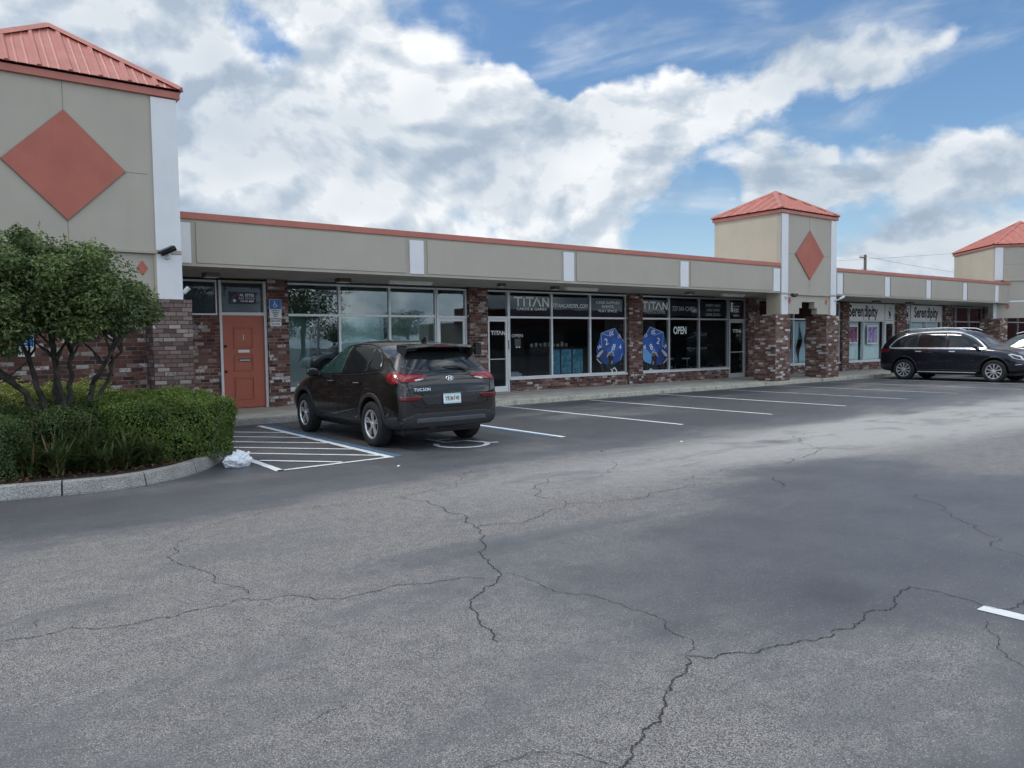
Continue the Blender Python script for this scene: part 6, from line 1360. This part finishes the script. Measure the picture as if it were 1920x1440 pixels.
for sg in (-1, 1):
    MB().box(sg * .90 - .0, sg * 1.03, -1.0, .98, .30, .335, CLAD).build('running_board', CLAD, c.root, bevel=.008); MB().box(sg * 1.0304, sg * 1.036, -.98, .96, .305, .33, CHR).build('running_board_trim', CHR, c.root)
    MB().tube([(sg * .655, -1.80, 1.74), (sg * .665, -1.5, 1.825), (sg * .665, -.2, 1.862), (sg * .66, .28, 1.835), (sg * .655, .48, 1.76)], .02, 8, CHR).build('roof_rail', CHR, c.root, smooth=True)
    c.panel('tail_light', [(-2.42, 1.00), (-2.36, 1.12), (-2.10, 1.10), (-2.04, 1.06), (-2.10, 1.0)], 'L' if sg < 0 else 'R', TAILD, .012)
    h = c.panel('headlight', [(2.36, .74), (2.26, .88), (1.98, .96), (1.90, .93), (2.06, .80)], 'L' if sg < 0 else 'R', LAMPC, .012); c.panel('headlight_inner', [(2.28, .78), (2.22, .86), (2.02, .92), (2.0, .90), (2.1, .82)], 'L' if sg < 0 else 'R', CGL, .017, .003, h)
    c.panel('tail_light', [(sg * .45, 1.10), (sg * .86, 1.12), (sg * .86, 1.02), (sg * .48, 1.05)], 'B', TAILD, .012)
DL = [(1.12, 1.165), (.84, 1.395), (.50, 1.575), (.15, 1.655), (-.05, 1.67)]
c.panel('side_window', DL + [(-.02, 1.165)], 'S', CGL, .005); c.panel('side_window', [(-.12, 1.165), (-.13, 1.672), (-.75, 1.665), (-1.02, 1.648), (-1.06, 1.17)], 'S', CGL, .005); c.panel('quarter_window', [(-1.10, 1.17), (-1.06, 1.652), (-1.42, 1.60), (-1.76, 1.44), (-1.96, 1.23), (-1.92, 1.175)], 'S', CGL, .005)
c.line('window_trim', [(1.24, 1.125), (.6, 1.135), (-.6, 1.142), (-1.5, 1.148), (-1.95, 1.15), (-2.06, 1.17)], 'S', .052, CHR, .012, thick=.004); c.line('window_trim', [(1.24, 1.125), (.86, 1.44), (.50, 1.618), (.12, 1.70), (-.5, 1.712), (-1.0, 1.692), (-1.45, 1.64), (-1.82, 1.47), (-2.03, 1.24), (-2.06, 1.17)], 'S', .034, CHR, .012, thick=.004)
c.panel('windscreen', [(-.62, .42), (.62, .42), (.72, 1.18), (0, 1.30), (-.72, 1.18)], 'T', CGL, .004); c.panel('rear_window', [(-.56, 1.58), (.56, 1.58), (.70, 1.25), (-.70, 1.25)], 'B', CGL, .004)
c.panel('grille', [(-.45, .55), (.45, .55), (.48, .80), (-.48, .80)], 'F', ALUD, .01); c.panel('air_intake', [(-.8, .36), (.8, .36), (.7, .48), (-.7, .48)], 'F', CLAD, .01)
c.line('bumper_trim', [(2.12, .60), (2.30, .62)], 'S', .02, CHR, .01)
for pts in ([(-.06, 1.14), (-.10, .80), (-.06, .42)], [(1.18, 1.10), (1.14, .80), (1.04, .44)], [(-1.78, 1.15), (-1.62, 1.02), (-1.22, .92), (-1.08, .80), (-1.0, .44)], [(1.04, .425), (-1.0, .425)]): c.line('door_seam', pts, 'S', .010, SEAMC, .0016)
for l in (.06, -1.08): c.line('door_handle', [(l, 1.03), (l + .20, 1.025)], 'S', .032, CHR, .030, thick=.01)
MB().box(-.74, .74, -2.1, 2.1, .22, .32, CLAD).build('underbody', CLAD, c.root, bevel=.03)
mirror_set(c, .93, 1.20, .90, PBK, 1.1)
c.place(29.32, 12.38, PI)

# a pale pickup-sized car across the aisle, off to the right of the picture, that shows in the office window
r4 = car3.root.copy(); COL.objects.link(r4); r4.location = (17.5, -2.2, 0); r4.rotation_euler = (0, 0, PI / 2); r4['label'] = 'pale grey car across the aisle, seen only as a reflection in the office window'
for ch in list(car3.root.children):
    k = ch.copy(); COL.objects.link(k); k.parent = r4
    for g_ in ch.children: h_ = g_.copy(); COL.objects.link(h_); h_.parent = k
